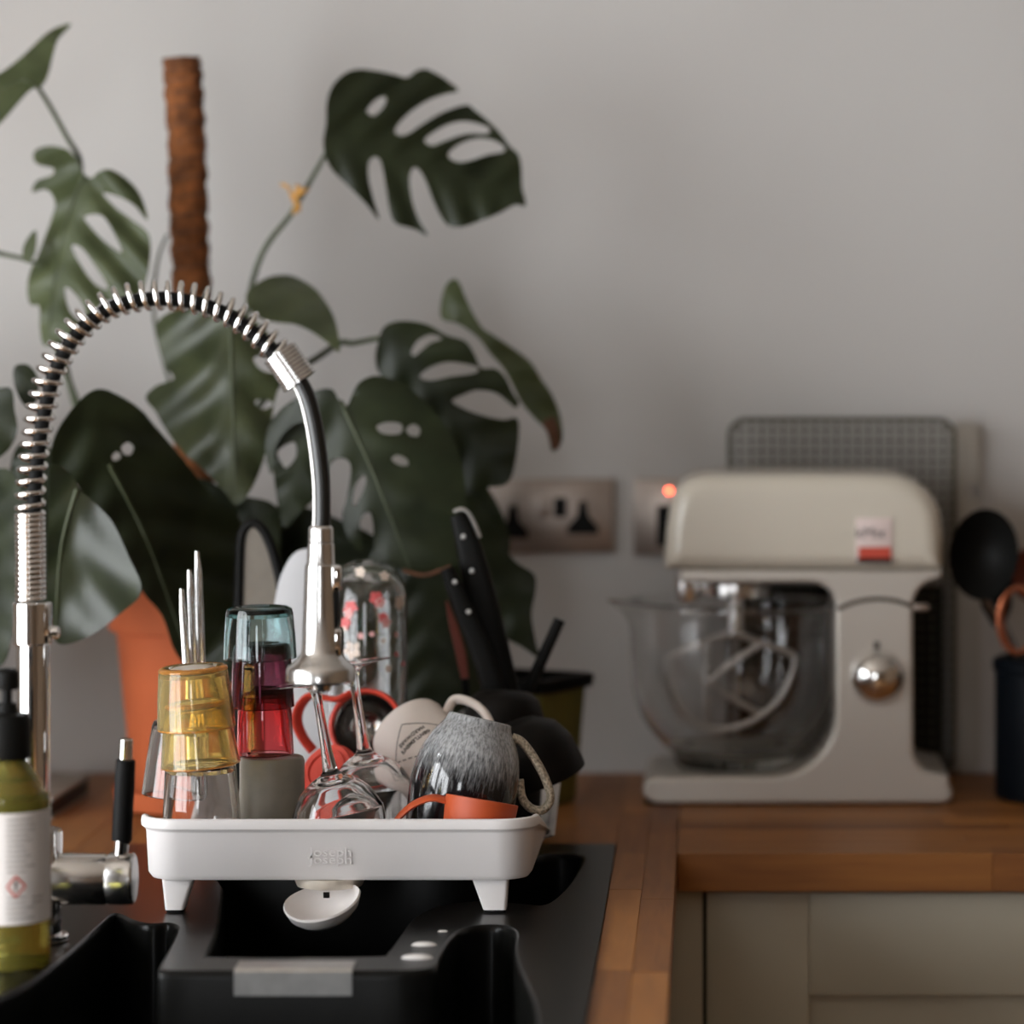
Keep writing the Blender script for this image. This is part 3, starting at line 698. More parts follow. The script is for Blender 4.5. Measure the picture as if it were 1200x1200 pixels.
# prongs inside the tray that hold the dishes
prong = lathe([(.0032, 0), (.0028, .02), (.0018, .026), (0, .0275)], 10)
pm = None
for (px_, py_) in ((-.4578, 3.276), (-.402, 3.345), (-.462, 3.42), (-.425, 3.42), (-.388, 3.41)):
    o = obj('prong', prong, M['white_pl'], rack) if pm is None else bpy.data.objects.new('prong', pm)
    if pm is None: pm = o.data
    else: C.objects.link(o); o.parent = rack
    o.location = Vector((px_, py_, ZR0+.005))-Vector(rack.location)
def foot(pxs, Y, back=.024, z0=ZS):
    a, b, c, d = pxs       # top-left, top-right, bottom-right, bottom-left at height ZR0 / z0
    def ring(l, r, z): 
        X0, X1 = (l-PX)*Y/F, (r-PX)*Y/F
        return [Vector((p, q, z)) for p, q in rrect(X0, X1, Y, Y+back, .003, 3)]
    n_ = 6; loops = []
    for k in range(n_+1):
        t_ = k/n_; bow_ = math.sin(t_*math.pi)*.0
        e = t_**.85
        loops.append(ring(a+(d-a)*t_, b+(c-b)*e, ZR0+.003+(z0+.0025-ZR0-.003)*t_))
    g = loft(loops, True, True)
    f_ = obj('foot', g, M['white_pl'], rack, world=True, smooth=35)
    X0, X1 = (d-PX)*Y/F, (c-PX)*Y/F
    pad = obj('rubber_pad', loft([[Vector((p, q, z0+zz)) for p, q in rrect(X0+.001, X1-.001, Y+.001, Y+back-.001, .003, 3)] for zz in (.0002, .0025)], True, True), M['rubber'], f_)
    pad.location = -Vector(rack.location)
foot((189, 228, 215, 193), 3.222); foot((552, 596, 593, 566), 3.222)
foot((252, 285, 274, 256), 3.672, z0=WT+.0003); foot((590, 626, 623, 602), 3.672, z0=WT+.0003)
# spout under the front edge
spc = W(384, 1060, 3.225)
spc = Vector((spc.x, 3.243, 0))
sp = thing_sp = obj('drain_spout', xf(lathe([(0, ZR0+.001), (.030, ZR0+.001), (.031, ZR0-.003), (.029, ZR0-.0075), (.022, ZR0-.009), (0, ZR0-.009)], 40), Matrix.Translation(spc)), M['cream_pl'], rack, world=True)
sc_out = [(.0, .0005), (.014, .001), (.024, .004), (.0315, .010), (.0345, .0165), (.0335, .0178), (.0300, .0118), (.023, .0065), (.014, .0035), (0, .003)]
scoop = lathe([(r, z) for r, z in sc_out], 48)
scoop = ([Vector((v.x, v.y*(1.45 if v.y < 0 else .9), v.z)) for v in scoop[0]], scoop[1])
Ms = Matrix.Translation(Vector((spc.x, 3.212, ZS-.0040))) @ Matrix.Rotation(math.radians(-9), 4, 'Y') @ Matrix.Rotation(math.radians(14), 4, 'X') @ Matrix.Diagonal((1.0, 1.0, 1.2, 1))
sco = obj('spout_scoop', xf(scoop, Ms), M['white_pl'], sp); sco.location = -Vector(rack.location)
obj('drain_slot', box(spc.x-.0025, spc.x+.003, 3.2115, 3.2135, ZR0-.014, ZR0-.009), M['black'], sp, smooth=0).location = -Vector(rack.location)
# raised maker's lettering, two lines
for k, py in enumerate((999, 1008)):
    g = text_geo('Joseph', .0135, .0006, spacing=.98)
    p = W(387.5, py, RY0+.0038)
    o = obj('raised_lettering', xf(g, Matrix.Translation(p) @ Matrix.Rotation(math.pi/2, 4, 'X') @ Matrix.Diagonal((1.08, .82, 1, 1))), M['white_pl'], rack, world=True, smooth=0)
FL = ZR0+.0055                               # inside floor of the tray

# ------------------------------------------------------------------ dishes
def tumbler_prof(rr_, rb, h, t=.0022, base=.006):
    return [(rr_, .0008), (rr_*.5+rb*.5+.0003, h*.5), (rb+.0002, h-.006), (rb-.0012, h-.0015), (rb-.004, h), (rb-.009, h), (rb-.011, h-.0012), (0, h-.0015), (0, h-base), (rb-t-.004, h-base), (rb-t-.001, h-base-.003), (rr_*.5+rb*.5-t, h*.5), (rr_-t, .0008), (rr_-t*.5, 0)]
def yellow_extras(o, rr_, rb, h):
    obj('base', lathe([(rb-.0125, h-.0010), (rb-.013, h-.0006), (rb*.4, h-.0007), (0, h-.0008)], 40), M['frost'], o, smooth=60, label='wet whitish base')
    obj('base_edge_glow', lathe([(rb+.0002, h-.0034), (rb+.0003, h-.0026), (rb-.0007, h-.0008), (rb-.0030, h+.0003), (rb-.0050, h+.0003)], 56), M['g_edge_glow'], o, smooth=60, label='painted orange edge glow')
    obj('rim_edge_glow', lathe([(rr_+.0001, .0018), (rr_+.0003, .0006), (rr_-.001, -.0002), (rr_-.0018, .0001)], 56), M['g_edge_glow'], o, smooth=60, label='painted orange edge glow')
def on_axis(px, py, Y, R, d):               # root position d metres down the axis from a picture point
    return W(px, py, Y)-(R @ Vector((0, 0, d)))
def inverted(name, label, cat, top_px, Y, R, rr_, rb, h, m, t=.0022, base=.006, group=None, part='cup', extras=False):
    o = thing(name, label, cat, on_axis(top_px[0], top_px[1], Y, R, h), R, group)
    obj(part, lathe(tumbler_prof(rr_, rb, h, t, base), 56, closed=True), m, o, smooth=35)
    if extras: yellow_extras(o, rr_, rb, h)
    return o
Yt = 3.275; Rl = lean(-.055, 1, -.03)
inverted('yellow_tumbler', 'upper yellow tumbler of the nested pair, upside down', 'tumbler', (226, 781), Yt, Rl, .0352, .0312, .056, M['g_yellow'], .0024, .006, extras=True)
inverted('yellow_tumbler', 'lower yellow tumbler with painted orange rim glow resting on a clear glass', 'tumbler', (228.6, 822), Yt, lean(-.085, 1, -.03), .0358, .0276, .058, M['g_yellow'], .0024, .006, extras=True)
Rc = lean(-.02, 1, -.01)
inverted('drinking_glass', 'clear drinking glass upside down beneath the two yellow tumblers', 'glass', (235, 893), Yt, Rc, .0370, .0318, W(235, 893, Yt).z-FL-.006, M['glass'], .0022)
Rk = lean(.10, 1, .02)
inverted('drinking_glass', 'clear drinking glass leaning behind the yellow tumblers at the tray end', 'glass', (213, 845), 3.355, Rk, .0300, .0265, .070, M['glass'], .002)
# teal, purple, red on the grey mug
Ym = 3.345
sm_ = F/Ym
mg = thing('grey_mug', 'grey stoneware mug upside down carrying the coloured glasses', 'mug', (W(319, 885, Ym).x, Ym, FL))
hm = W(319, 886, Ym).z-FL
obj('body', lathe([(.0300, 0), (.0302, .004), (.0298, hm-.004), (.0285, hm-.0008), (.0268, hm), (.0255, hm-.001), (.0245, hm-.0025), (0, hm-.003), (0, hm-.008), (.0262, hm-.01), (.0268, .004), (.0272, 0)], 56, closed=True), M['mug_grey'], mg, smooth=35)
Rg = lean(-.015, 1, -.01)
hgl = .0
zb = mg.location.z+hm
def stack(label, name, rim_py, m, rr_, rb, h, cxp):
    R = Rg; base = W(cxp, rim_py, Ym)
    o = thing(name, label, 'tumbler', base, R)
    obj('cup', lathe(tumbler_prof(rr_, rb, h, .0024, .006), 56, closed=True), m, o, smooth=35)
stack('red tumbler upside down on the grey mug', 'red_tumbler', 884, M['g_red'], .0262, .0235, .062, 311)
stack('purple tumbler between the teal and the red one', 'purple_tumbler', 829, M['g_purple'], .0290, .0262, .060, 308)
stack('teal tumbler on top of the red and purple stack', 'teal_tumbler', 772, M['g_teal'], .0338, .0308, .0480, 305)

# wine glasses, upside down
def wine(label, top, bot, Y, foot_r, total, bowl_r, dy=0.0, tilt_disc=0):
    a, b = W(*top, Y), W(*bot, Y); d = (a-b)
    R = lean(d.x, d.z, dy*d.length)
    o = thing('wine_glass', label, 'wine glass', a-R @ Vector((0, 0, total)), R, None)
    H = total; zb_ = H-.0865
    outer = [(bowl_r*.86, 0), (bowl_r*.96, .018), (bowl_r, .036), (bowl_r*.93, zb_-.028), (bowl_r*.74, zb_-.014), (bowl_r*.45, zb_-.004), (.0085, zb_+.002), (.0062, zb_+.010), (.0048, zb_+.03), (.0042, zb_+.055), (.0048, H-.014), (.0085, H-.0065), (.018, H-.0035), (foot_r-.001, H-.0018), (foot_r, H-.001), (foot_r-.001, H), (.012, H-.0005), (0, H)]
    inner = [(0, zb_-.009), (bowl_r*.35, zb_-.0095), (bowl_r*.68, zb_-.019), (bowl_r*.90, zb_-.031), (bowl_r-.0014, .036), (bowl_r*.96-.0013, .018), (bowl_r*.86-.0012, 0)]
    P = [(v.x, v.y) for v in catmull([(r, z, 0) for r, z in outer], 3)]
    Q = [(v.x, v.y) for v in catmull([(r, z, 0) for r, z in inner], 3)]
    obj('bowl_and_stem', lathe([(max(r, 0), z) for r, z in P+Q], 56, closed=True), M['glass'], o, smooth=60)
pl = thing('darkening_plate', 'black plate added under the wine glasses to darken what shows through', 'plate', (-.312, 3.325, FL))  # invented plate, added so the upturned wine glasses look dark
obj('body', lathe([(0, .0005), (.035, .0005), (.037, .0), (.059, .0005), (.0612, .0012), (.0615, .0022), (.0605, .0028), (.058, .0030), (.038, .0026), (0, .0026)], 56), M['dark_ceramic'], pl, smooth=50)
wine('wine glass upside down at the tray front with its stem under the spray head', (368, 797), (391, 925), 3.265, .0345, .1605, .0420, .02)
wine('wine glass upside down behind the front one, base tilted', (412, 776), (430, 900), 3.37, .0355, .1650, .0415, .03)

# red cup lying with its steel lining towards the viewer
def cup_open(label, name, px, py, Y, R, r, depth, m_out, m_in, cat='cup'):
    o = thing(name, label, cat, W(px, py, Y), R)
    obj('shell', lathe([(0, -depth), (r*.62, -depth), (r*.78, -depth+.004), (r*.97, -.010), (r, -.003), (r-.0012, 0), (r-.0035, .0003), (r-.0048, -.003), (r*.9-.003, -.012), (r*.55, -depth+.006), (0, -depth+.006)], 48), m_out, o, smooth=40)
    if m_in: obj('lining', lathe([(r-.0055, -.0035), (r-.008, -.006), (r*.80, -.010), (r*.78, -.0125), (r*.6, -depth*.55), (r*.3, -depth*.72), (0, -depth*.76)], 48), m_in, o, smooth=60, label='dark steel lining')
    return o
Rr = up_rot(-.08, .28, -1)
rc = cup_open('red cup on its side showing a dark steel lining and a strap handle', 'red_cup', 428, 850, 3.505, Rr, .0366, .045, M['red'], M['dark_metal'])
hp = catmull([W(*p, 3.505) for p in ((412, 812), (398, 819), (382, 818), (364, 815), (351, 829), (348, 846), (355, 864), (367, 880))], 6)
loc, rotm = Vector(rc.location), Rr
hg = tube(hp, .005, 14, flat=(.0030, .0085, (.55, 1, -.1)))
obj('strap_handle', ([Rr.transposed() @ (v-loc) for v in hg[0]], hg[1]), M['red'], rc, smooth=50)
Rl2 = up_rot(-.42, .50, -.75)
lid = thing('red_lid', 'round red lid with ringed face leaning beside the grey mug', 'lid', W(384, 905, 3.445), Rl2)  # a round red lid, built as a ringed disc
obj('disc', lathe([(0, .006), (.012, .006), (.0125, .0045), (.0175, .0045), (.018, .0065), (.0215, .0065), (.022, .004), (.0265, .004), (.0275, .001), (.0275, -.012), (.0255, -.0135), (0, -.0135)], 48), M['red'], lid, smooth=30)
obj('rim_band', lathe([(.0275, -.002), (.0295, -.003), (.0295, -.009), (.0275, -.010)], 48), M['red'], lid, smooth=30)
sb_ = thing('darkening_bowl', 'small black bowl added low behind the wine glasses to darken them', 'bowl', (W(418, 900, 3.512).x, 3.512, FL+.005))  # made-up bowl that keeps the view through the wine glasses dark
obj('body', lathe([(0, .001), (.022, 0), (.024, .002), (.036, .022), (.0415, .044), (.0405, .0448), (.0385, .043), (.033, .022), (.02, .006), (0, .005)], 48), M['dark_ceramic'], sb_, smooth=50)
# white enamel mug lying with its lettering upside down
ba, ri = W(473, 850, 3.478), W(540, 932, 3.420)
ax_ = (ri-ba).normalized(); Lg = (ri-ba).length
# local z from rim to base
zl = -ax_
hx = (W(552, 828, 3.467)-W(505, 892, 3.447)); hx = (hx-zl*hx.dot(zl)).normalized(); yl = zl.cross(hx)
Rw = Matrix((hx, yl, zl)).transposed()
wm = thing('white_mug', 'white mug lying tilted with black lettering upside down', 'mug', ri, Rw)
rw = .0390
obj('body', lathe([(rw, 0), (rw+.0006, .002), (rw, .004), (rw, Lg-.010), (rw-.002, Lg-.004), (rw-.007, Lg), (rw-.012, Lg+.0008), (0, Lg+.0006), (0, Lg-.004), (rw-.006, Lg-.006), (rw-.003, Lg-.014), (rw-.0028, 0)], 64, closed=True), M['mug_white'], wm, smooth=35)
hpath = catmull([(rw-.001, 0, Lg*.80), (rw+.014, 0, Lg*.86), (rw+.025, 0, Lg*.70), (rw+.027, 0, Lg*.48), (rw+.018, 0, Lg*.27), (rw-.001, 0, Lg*.24)], 7)
obj('handle', tube(hpath, .005, 14, flat=(.0042, .0062, (0, 1, 0))), M['mug_white'], wm, smooth=60)
# which side of the wall faces the viewer
vd = Rw.transposed() @ (Vector((0, 0, CAM_H))-ri); va = math.atan2(vd.y, vd.x)
def on_mug(g, ang, zc, flip=True):
    out = []
    for v in g[0]:
        x_, y_, z_ = v
        a = ang+(x_)/rw*(1)
        out.append(Vector(((rw+.0002+z_)*math.cos(a), (rw+.0002+z_)*math.sin(a), zc-y_)))
    return out, g[1]
# reading direction runs towards decreasing angle when the mug stands on its base; letters point to the rim (-z)
def mirror(g): return [Vector((-v.x, v.y, v.z)) for v in g[0]], g[1]
ac = va-.02
pr = []
for s, dz, sz in (('GENTLEMEN\'S', .0033, .0052), ('HARDWARE', -.0033, .0052)):
    pr.append(on_mug(mirror(text_geo(s, sz, .0003, spacing=1.08, bold=.00016)), ac, Lg*.58-dz))
for s, dz, sz in (('FINE GOODS', -.0095, .0026),):
    pass
def line_on_mug(p, q, w_, n_=10):
    P, Fq = [], []
    d = Vector((q[0]-p[0], q[1]-p[1])); nn = Vector((-d.y, d.x)).normalized()*w_/2
    for k in range(n_+1):
        c = Vector(p).lerp(Vector(q), k/n_)
        P += [Vector((c.x+nn.x, c.y+nn.y, .0001)), Vector((c.x-nn.x, c.y-nn.y, .0001))]
    for k in range(n_): Fq.append((2*k, 2*k+1, 2*k+3, 2*k+2))
    return on_mug((P, Fq), ac, Lg*.58)
dU, dD, dT = .030, -.019, .024
for p, q, dashed in (((-dU, .003), (0, dD), 0), ((0, dD), (dU, .003), 0), ((dU, .003), (0, dT), 1), ((0, dT), (-dU, .003), 1)):
    if not dashed: pr.append(line_on_mug(p, q, .0009))
    else:
        for k in range(5):
            A = Vector(p).lerp(Vector(q), (k+.0)/5); B = Vector(p).lerp(Vector(q), (k+.68)/5); pr.append(line_on_mug(tuple(A), tuple(B), .0010, 3))
obj('print', merge(*pr), M['print'], wm, smooth=0, label='black lettering in a diamond frame')

# streaked round mug, upside down
Yg = 3.337
top, cen = W(563, 842, Yg), W(549, 900, Yg); d = top-cen
Rg2 = lean(d.x, d.z, .006)
hb = .115
gm = thing('glazed_mug', 'round mug with grey streaked glaze upside down over an orange cup', 'mug', top-Rg2 @ Vector((0, 0, hb)), Rg2)
prof = [(.0415, 0), (.043, .003), (.0455, .018), (.0490, .040), (.0495, .058), (.0470, .076), (.0415, .092), (.0350, .103), (.0315, .1085), (.0302, .1125), (.0290, .1148), (.0265, .1153), (.0248, .1130), (0, .112)]
inn = [(0, .105), (.025, .102), (.037, .089), (.0435, .072), (.0455, .055), (.044, .030), (.0405, .010), (.0385, 0)]
obj('body', lathe([(v.x, v.y) for v in catmull([(a, b, 0) for a, b in prof], 4)]+[(v.x, v.y) for v in catmull([(a, b, 0) for a, b in inn], 3)], 72, closed=True), M['glaze'], gm, smooth=50)
hp = catmull([W(*p, Yg) for p in ((600, 864), (612, 870), (627, 890), (640, 915), (645, 936), (636, 949), (622, 947), (612, 935), (609, 914))], 8)
g = tube(hp, .0046, 14, flat=(.0040, .0065, (0, 1, 0)))
loc = Vector(gm.location)
obj('handle', ([Rg2.transposed() @ (v-loc) for v in g[0]], g[1]), M['speckle'], gm, smooth=60, label='speckled cream handle')
# orange cup beneath
Ro = lean(.17, 1, .15)
oc = thing('orange_cup', 'orange plastic cup with band handle under the glazed mug', 'cup', W(553, 1006, 3.2420), Ro)
obj('body', lathe([(.0255, 0), (.0295, .010), (.0326, .045), (.0328, .0525), (.0310, .053), (.0302, .045), (.0262, .010), (0, .004), (0, 0)], 48, closed=False), M['orange'], oc, smooth=40)
hp = catmull([W(*p, 3.247) for p in ((524, 938), (506, 935), (486, 942), (470, 955), (461, 968), (458, 984))], 6)
g = tube(hp, .005, 12, flat=(.0026, .008, (0, 1, .2)))
loc = Vector(oc.location)
obj('band_handle', ([Ro.transposed() @ (v-loc) for v in g[0]], g[1]), M['orange'], oc, smooth=50)

# dark cups behind
Rd = lean(.05, 1, .05)
o = thing('dark_cup', 'tall dark cup upside down behind the white mug handle', 'cup', on_axis(592, 808, 3.572, Rd, .128), Rd)
obj('body', lathe([(.041, 0), (.0405, .06), (.039, .105), (.034, .119), (.025, .126), (0, .128), (0, .122), (.03, .116), (.0365, .10), (.038, 0)], 48, closed=True), M['dark_ceramic'], o, smooth=50)
Rd2 = lean(.42, 1, -.05)
Rd2 = lean(-.32, 1, -.15)
o = thing('dark_bowl', 'small black bowl upside down by the tray corner', 'bowl', on_axis(609, 846, 3.480, Rd2, .058), Rd2)
obj('body', lathe([(.047, 0), (.0465, .008), (.043, .030), (.034, .047), (.020, .0555), (.016, .058), (0, .058), (0, .053), (.02, .050), (.038, .028), (.0435, .0)], 48, closed=True), M['dark_ceramic'], o, smooth=50)
# inverted jug with flower print
Yf = 3.597
fj = thing('floral_carafe', 'clear glass carafe upside down with pink flower print behind the wine glasses', 'carafe', (W(431, 900, Yf).x, Yf, FL+.002))
hf = W(431, 656, Yf).z-FL-.002
rf = .0393
P = [(rf, 0), (rf, hf-.045), (rf-.0015, hf-.030), (rf-.007, hf-.015), (rf-.017, hf-.004), (rf-.028, hf-.0005), (0, hf), (0, hf-.007), (rf-.026, hf-.0085), (rf-.014, hf-.014), (rf-.006, hf-.026), (rf-.0028, hf-.045), (rf-.0028, 0)]
gl = obj('body', lathe(P, 56, closed=True), M['glass'], fj, smooth=50)
rnd = random.Random(11)
def petals(lst, name, m):
    for (px, py, r) in lst:
        V, Fc = [], []
        c = W(px, py, Yf); dx = max(-.98, min(.98, (c.x-fj.location.x)/rf)); ang = math.asin(dx); zc = c.z-fj.location.z
        for q in range(30):
            b = 2*math.pi*q/30; rr2 = r*(.85+.15*math.cos(5*b+r*900))*rnd.uniform(.8, 1.15); th = ang+rr2*math.cos(b)/rf
            V.append(Vector(((rf+.0003)*math.sin(th), -(rf+.0003)*math.cos(th), zc+rr2*math.sin(b))))
        Fc.append(tuple(range(30)))
        obj(name, (V, Fc), m, gl, smooth=0)
petals([(415, 708, .008), (409, 726, .007), (445, 697, .008), (453, 720, .006), (467, 764, .003), (474, 776, .003)], 'pink_print', M['pink_flower'])
petals([(413, 716, .006), (449, 703, .006), (456, 726, .006), (467, 741, .003), (427, 741, .004), (440, 739, .003)], 'rose_print', M['rose_flower'])
petals([(417, 758, .010), (427, 667, .006), (454, 672, .006), (470, 704, .008), (458, 780, .004), (453, 747, .003), (408, 733, .003)], 'white_print', M['white_flower'])

# knives standing in the back of the rack
def slab(path, widths, thick, Y0s):
    """flat bar along a picture path"""
    n_ = len(path); loops = []
    for i, (px, py) in enumerate(path):
        c = W(px, py, Y0s[i]); j0, j1 = max(i-1, 0), min(i+1, n_-1)
        t_ = (W(*path[j1], Y0s[j1])-W(*path[j0], Y0s[j0])).normalized(); w_ = t_.cross(Vector((0, 1, 0))).normalized()
        y_ = Vector((0, 1, 0)); L_ = []
        for q in range(14):
            a = 2*math.pi*q/14; ca, sa = math.cos(a), math.sin(a)
            L_.append(c+w_*widths[i]*math.copysign(abs(ca)**.6, ca)+y_*thick*math.copysign(abs(sa)**.6, sa))
        loops.append(L_)
    return loft(loops, True, True)
def knife(label, path, widths, Y, rivets, blade, bw, butt=None):
    fz = blade[-1]
    root = thing('kitchen_knife', label, 'knife', W(*blade[-1], Y))
    pp = catmull([(a, b, 0) for a, b in path], 4); n_ = len(pp)
    ws = []
    for i in range(n_):
        k = i/(n_-1)*(len(widths)-1); j = min(int(k), len(widths)-2); ws.append(widths[j]+(widths[j+1]-widths[j])*(k-j))
    h = obj('handle', slab([(v.x, v.y) for v in pp], ws, .009, [Y]*n_), M['black'], root, world=True, smooth=50)
    for (rx, ry) in rivets:
        c = W(rx, ry, Y-.0092)
        rv = obj('rivet', xf(lathe([(.0026, 0), (.0022, .0007), (0, .0010)], 14), Matrix.Translation(c) @ Matrix.Rotation(math.pi/2, 4, 'X')), M['steel'], h)
        rv.location = -Vector(root.location)
    n2 = len(blade)
    obj('blade', slab(blade, bw, .0012, [Y]*n2), M['steel'], root, world=True, smooth=40)
    if butt:
        b_ = obj('butt_cap', tube(catmull([W(*p, Y) for p in butt], 5), .0024, 10), M['steel'], h, smooth=60)
        b_.location = -Vector(root.location)
knife('large black-handled kitchen knife standing handle up behind the mugs', [(536, 603), (549, 640), (563, 700), (577, 760), (590, 815)], [.0075, .0125, .0160, .0170, .0165], 3.642,
      [(543, 629), (553, 669), (566, 750)], [(590, 815), (600, 860), (606, 900), (608, 925)], [.016, .018, .014, .004], [(532, 600), (541, 597), (549, 602), (556, 615), (562, 630)])
knife('shorter black-handled knife leaning beside the large knife', [(523, 666), (534, 692), (549, 727), (565, 766), (582, 818)], [.0060, .0090, .0105, .0115, .0115], 3.622,
      [(533, 682), (549, 717)], [(582, 818), (588, 845), (594, 880), (598, 925)], [.010, .012, .010, .003], None)
rs = thing('red_spatula', 'dark red narrow spatula standing beside the knives', 'spatula', W(556, 925, 3.686))
obj('blade', slab([(523, 704), (532, 735), (540, 765), (545, 795)], [.0012, .0045, .0055, .004], .0015, [3.686]*4), M['redbrown'], rs, world=True, smooth=50)
obj('handle', slab([(545, 795), (550, 850), (556, 925)], [.004, .0035, .003], .003, [3.686]*3), M['black'], rs, world=True, smooth=50)
ks = thing('black_utensil', 'utensil with straight black grip sticking up at the corner of the rack', 'utensil', W(568, 925, 3.668))  # black utensil handle of unknown kind, only grip and shaft
obj('grip', slab([(656, 726), (634, 775), (606, 836)], [.0058, .0062, .0058], .0045, [3.668]*3), M['black'], ks, world=True, smooth=40)
obj('shaft', slab([(606, 836), (590, 872), (568, 925)], [.003, .003, .003], .0015, [3.668]*3), M['steel'], ks, world=True, smooth=40)
# steel cutlery behind the yellow tumblers
for k, (a, b, c_) in enumerate(((213, 690, 220), (222, 668, 228), (231, 646, 236))):
    cu = thing('table_knife', ('shortest of three polished steel knives behind the yellow tumblers', 'middle one of three polished steel knives behind the yellow tumblers', 'tallest of three polished steel knives behind the yellow tumblers')[k], 'knife', W(c_+6, 935, 3.44+.008*k), group='cutlery standing in the rack')
    obj('handle', slab([(a, b), (a+1.5, b+25), (c_, 790)], [.0018, .0034, .0042], .0016, [3.44+.008*k]*3), M['chrome'], cu, world=True, smooth=50)
    obj('blade', slab([(c_, 790), (c_+3, 860), (c_+6, 935)], [.0042, .006, .003], .0008, [3.44+.008*k]*3), M['chrome'], cu, world=True, smooth=50)
# boards and trays at the back of the rack
wb = thing('chopping_board', 'thin pale grey chopping board standing behind the spray head', 'board', W(360, 925, 3.62))
bo = catmull([(312, 780, 0), (324, 694, 0), (333, 666, 0), (344, 649, 0), (358, 643, 0), (378, 643, 0), (388, 650, 0), (391, 700, 0), (390, 800, 0), (390, 900, 0), (386, 924, 0), (350, 925, 0), (315, 924, 0), (311, 900, 0)], 4, True)
obj('panel', extrude_poly([W(v.x, v.y, 3.62) for v in bo], Vector((0, .005, 0)), .0012), M['grey_pl'], wb, world=True, smooth=40)
dt = thing('serving_tray', 'narrow taupe tray with black rolled edge standing behind the teal tumbler', 'tray', W(305, 925, 3.655))
to = catmull([(281, 650, 0), (285, 622, 0), (297, 613, 0), (310, 624, 0), (322, 655, 0), (331, 700, 0), (335, 760, 0), (337, 840, 0), (336, 915, 0), (320, 924, 0), (290, 924, 0), (281, 915, 0), (279, 840, 0), (279, 740, 0)], 5, True)
obj('panel', extrude_poly([W(v.x, v.y, 3.655) for v in to], Vector((0, .002, 0))), M['taupe'], dt, world=True, smooth=30)
obj('rolled_edge', tube([W(v.x, v.y, 3.655) for v in to], .0050, 10, closed=True), M['black'], dt, world=True, smooth=60)

# ------------------------------------------------------------------ tap
YT = 3.08; ST = F/YT
def TP(px, py, dy=0): return W(px, py, YT+dy)
tap = thing('spring_tap', 'chrome kitchen tap with coiled spring neck and hanging spray head', 'tap', (TP(39, 0).x, YT, ZS))
tx0 = TP(39, 0).x
def col(rpx, y_top, y_bot, name, m, c=39, parent=None, bev=.0012, seg=40):
    r = rpx/ST; zt, zb2 = TP(0, y_top).z, TP(0, y_bot).z
    g = lathe([(0, zb2), (r-bev, zb2), (r, zb2+bev), (r, zt-bev), (r-bev, zt), (0, zt)], seg)
    return obj(name, xf(g, Matrix.Translation((TP(c, 0).x, YT, 0))), m, parent or tap, world=(parent is None), smooth=40)
zdeck_py = PY+(CAM_H-ZS)*F/YT
col(41, zdeck_py-9, zdeck_py-.5, 'base_flange', M['chrome'])
col(33, 1055, zdeck_py-8, 'lower_body', M['chrome'])
col(34, 972, 1056, 'upper_body', M['chrome'])
col(19.5, 752, 973, 'post', M['chrome'])
clamp = col(23, 705, 755, 'collar', M['chrome'], c=38)
g = box(TP(47, 0).x, TP(60, 0).x, YT-.011, YT+.010, TP(0, 754).z, TP(0, 706).z, .0025)
o = obj('collar_clip', g, M['chrome'], clamp); o.location = -Vector(tap.location)
g = xf(lathe([(0, 0), (.0045, 0), (.0055, .001), (.0055, .006), (.004, .0075), (0, .008)], 20), Matrix.Translation(TP(59.5, 741)) @ Matrix.Rotation(math.pi/2, 4, 'Y'))
o = obj('collar_screw', g, M['chrome'], clamp); o.location = -Vector(tap.location)
# valve and lever
zv = TP(0, 1030).z; rv = 30/ST
g = lathe([(0, 0), (rv-.001, 0), (rv, .001), (rv, .046), (rv-.0012, .0475), (rv-.0012, .0485), (rv, .050), (rv, .0690), (rv-.002, .071), (0, .0715)], 48)
obj('valve_body', xf(g, Matrix.Translation((TP(60, 0).x, YT, zv)) @ Matrix.Rotation(math.pi/2, 4, 'Y')), M['chrome_soft'], tap, world=True, smooth=40)
lv = obj('lever', tube([TP(141, 1008), TP(143, 984)], .0060, 20), M['chrome'], tap, world=True, smooth=40)
o = obj('grip', tube([TP(142.2, 985.5), TP(142.6, 984.5), TP(146, 912), TP(147.2, 891), TP(147.3, 889.8)], [.0075, .0086, .0086, .0082, .0070], 28), M['rubber'], lv, smooth=40); o.location = -Vector(tap.location)
o = obj('lever_tip', tube([TP(147, 892), TP(148.2, 867), TP(148.3, 865.5)], [.0056, .0056, .0045], 24), M['chrome'], lv, smooth=40); o.location = -Vector(tap.location)
# spring: tight part, then open coils round a black hose
pts = [(36, 704), (36, 660), (35.5, 600), (37, 560), (42, 515), (49, 475), (60, 435), (77, 402), (100, 376), (128, 357), (162, 347.5), (200, 346), (236, 352), (270, 366), (300, 387), (325, 411), (336, 424)]
cl = catmull([TP(*p) for p in pts], 24)
# resample by length
D = [0]
for i in range(1, len(cl)): D.append(D[-1]+(cl[i]-cl[i-1]).length)
def at(s):
    s = max(0, min(D[-1]-1e-6, s)); lo, hi = 0, len(D)-1
    while hi-lo > 1:
        m_ = (lo+hi)//2
        if D[m_] <= s: lo = m_
        else: hi = m_
    f_ = (s-D[lo])/(D[hi]-D[lo]); return cl[lo].lerp(cl[hi], f_), (cl[hi]-cl[lo]).normalized()
tight = 104/ST; n_tight, n_open = 17, 34.5
coil = []; s = 0; ang = 0; step = 2*math.pi/18
rc_ = 15.6/ST
while s < D[-1]:
    p, t_ = at(s); u = Vector((0, 1, 0)); w_ = t_.cross(u).normalized()
    coil.append(p+(u*math.cos(ang)+w_*math.sin(ang))*rc_)
    pitch = tight/n_tight if s < tight else (D[-1]-tight)/n_open
    ang += step; s += pitch/18
obj('spring', tube(coil, 3.3/ST, 8), M['chrome'], tap, world=True, smooth=60)
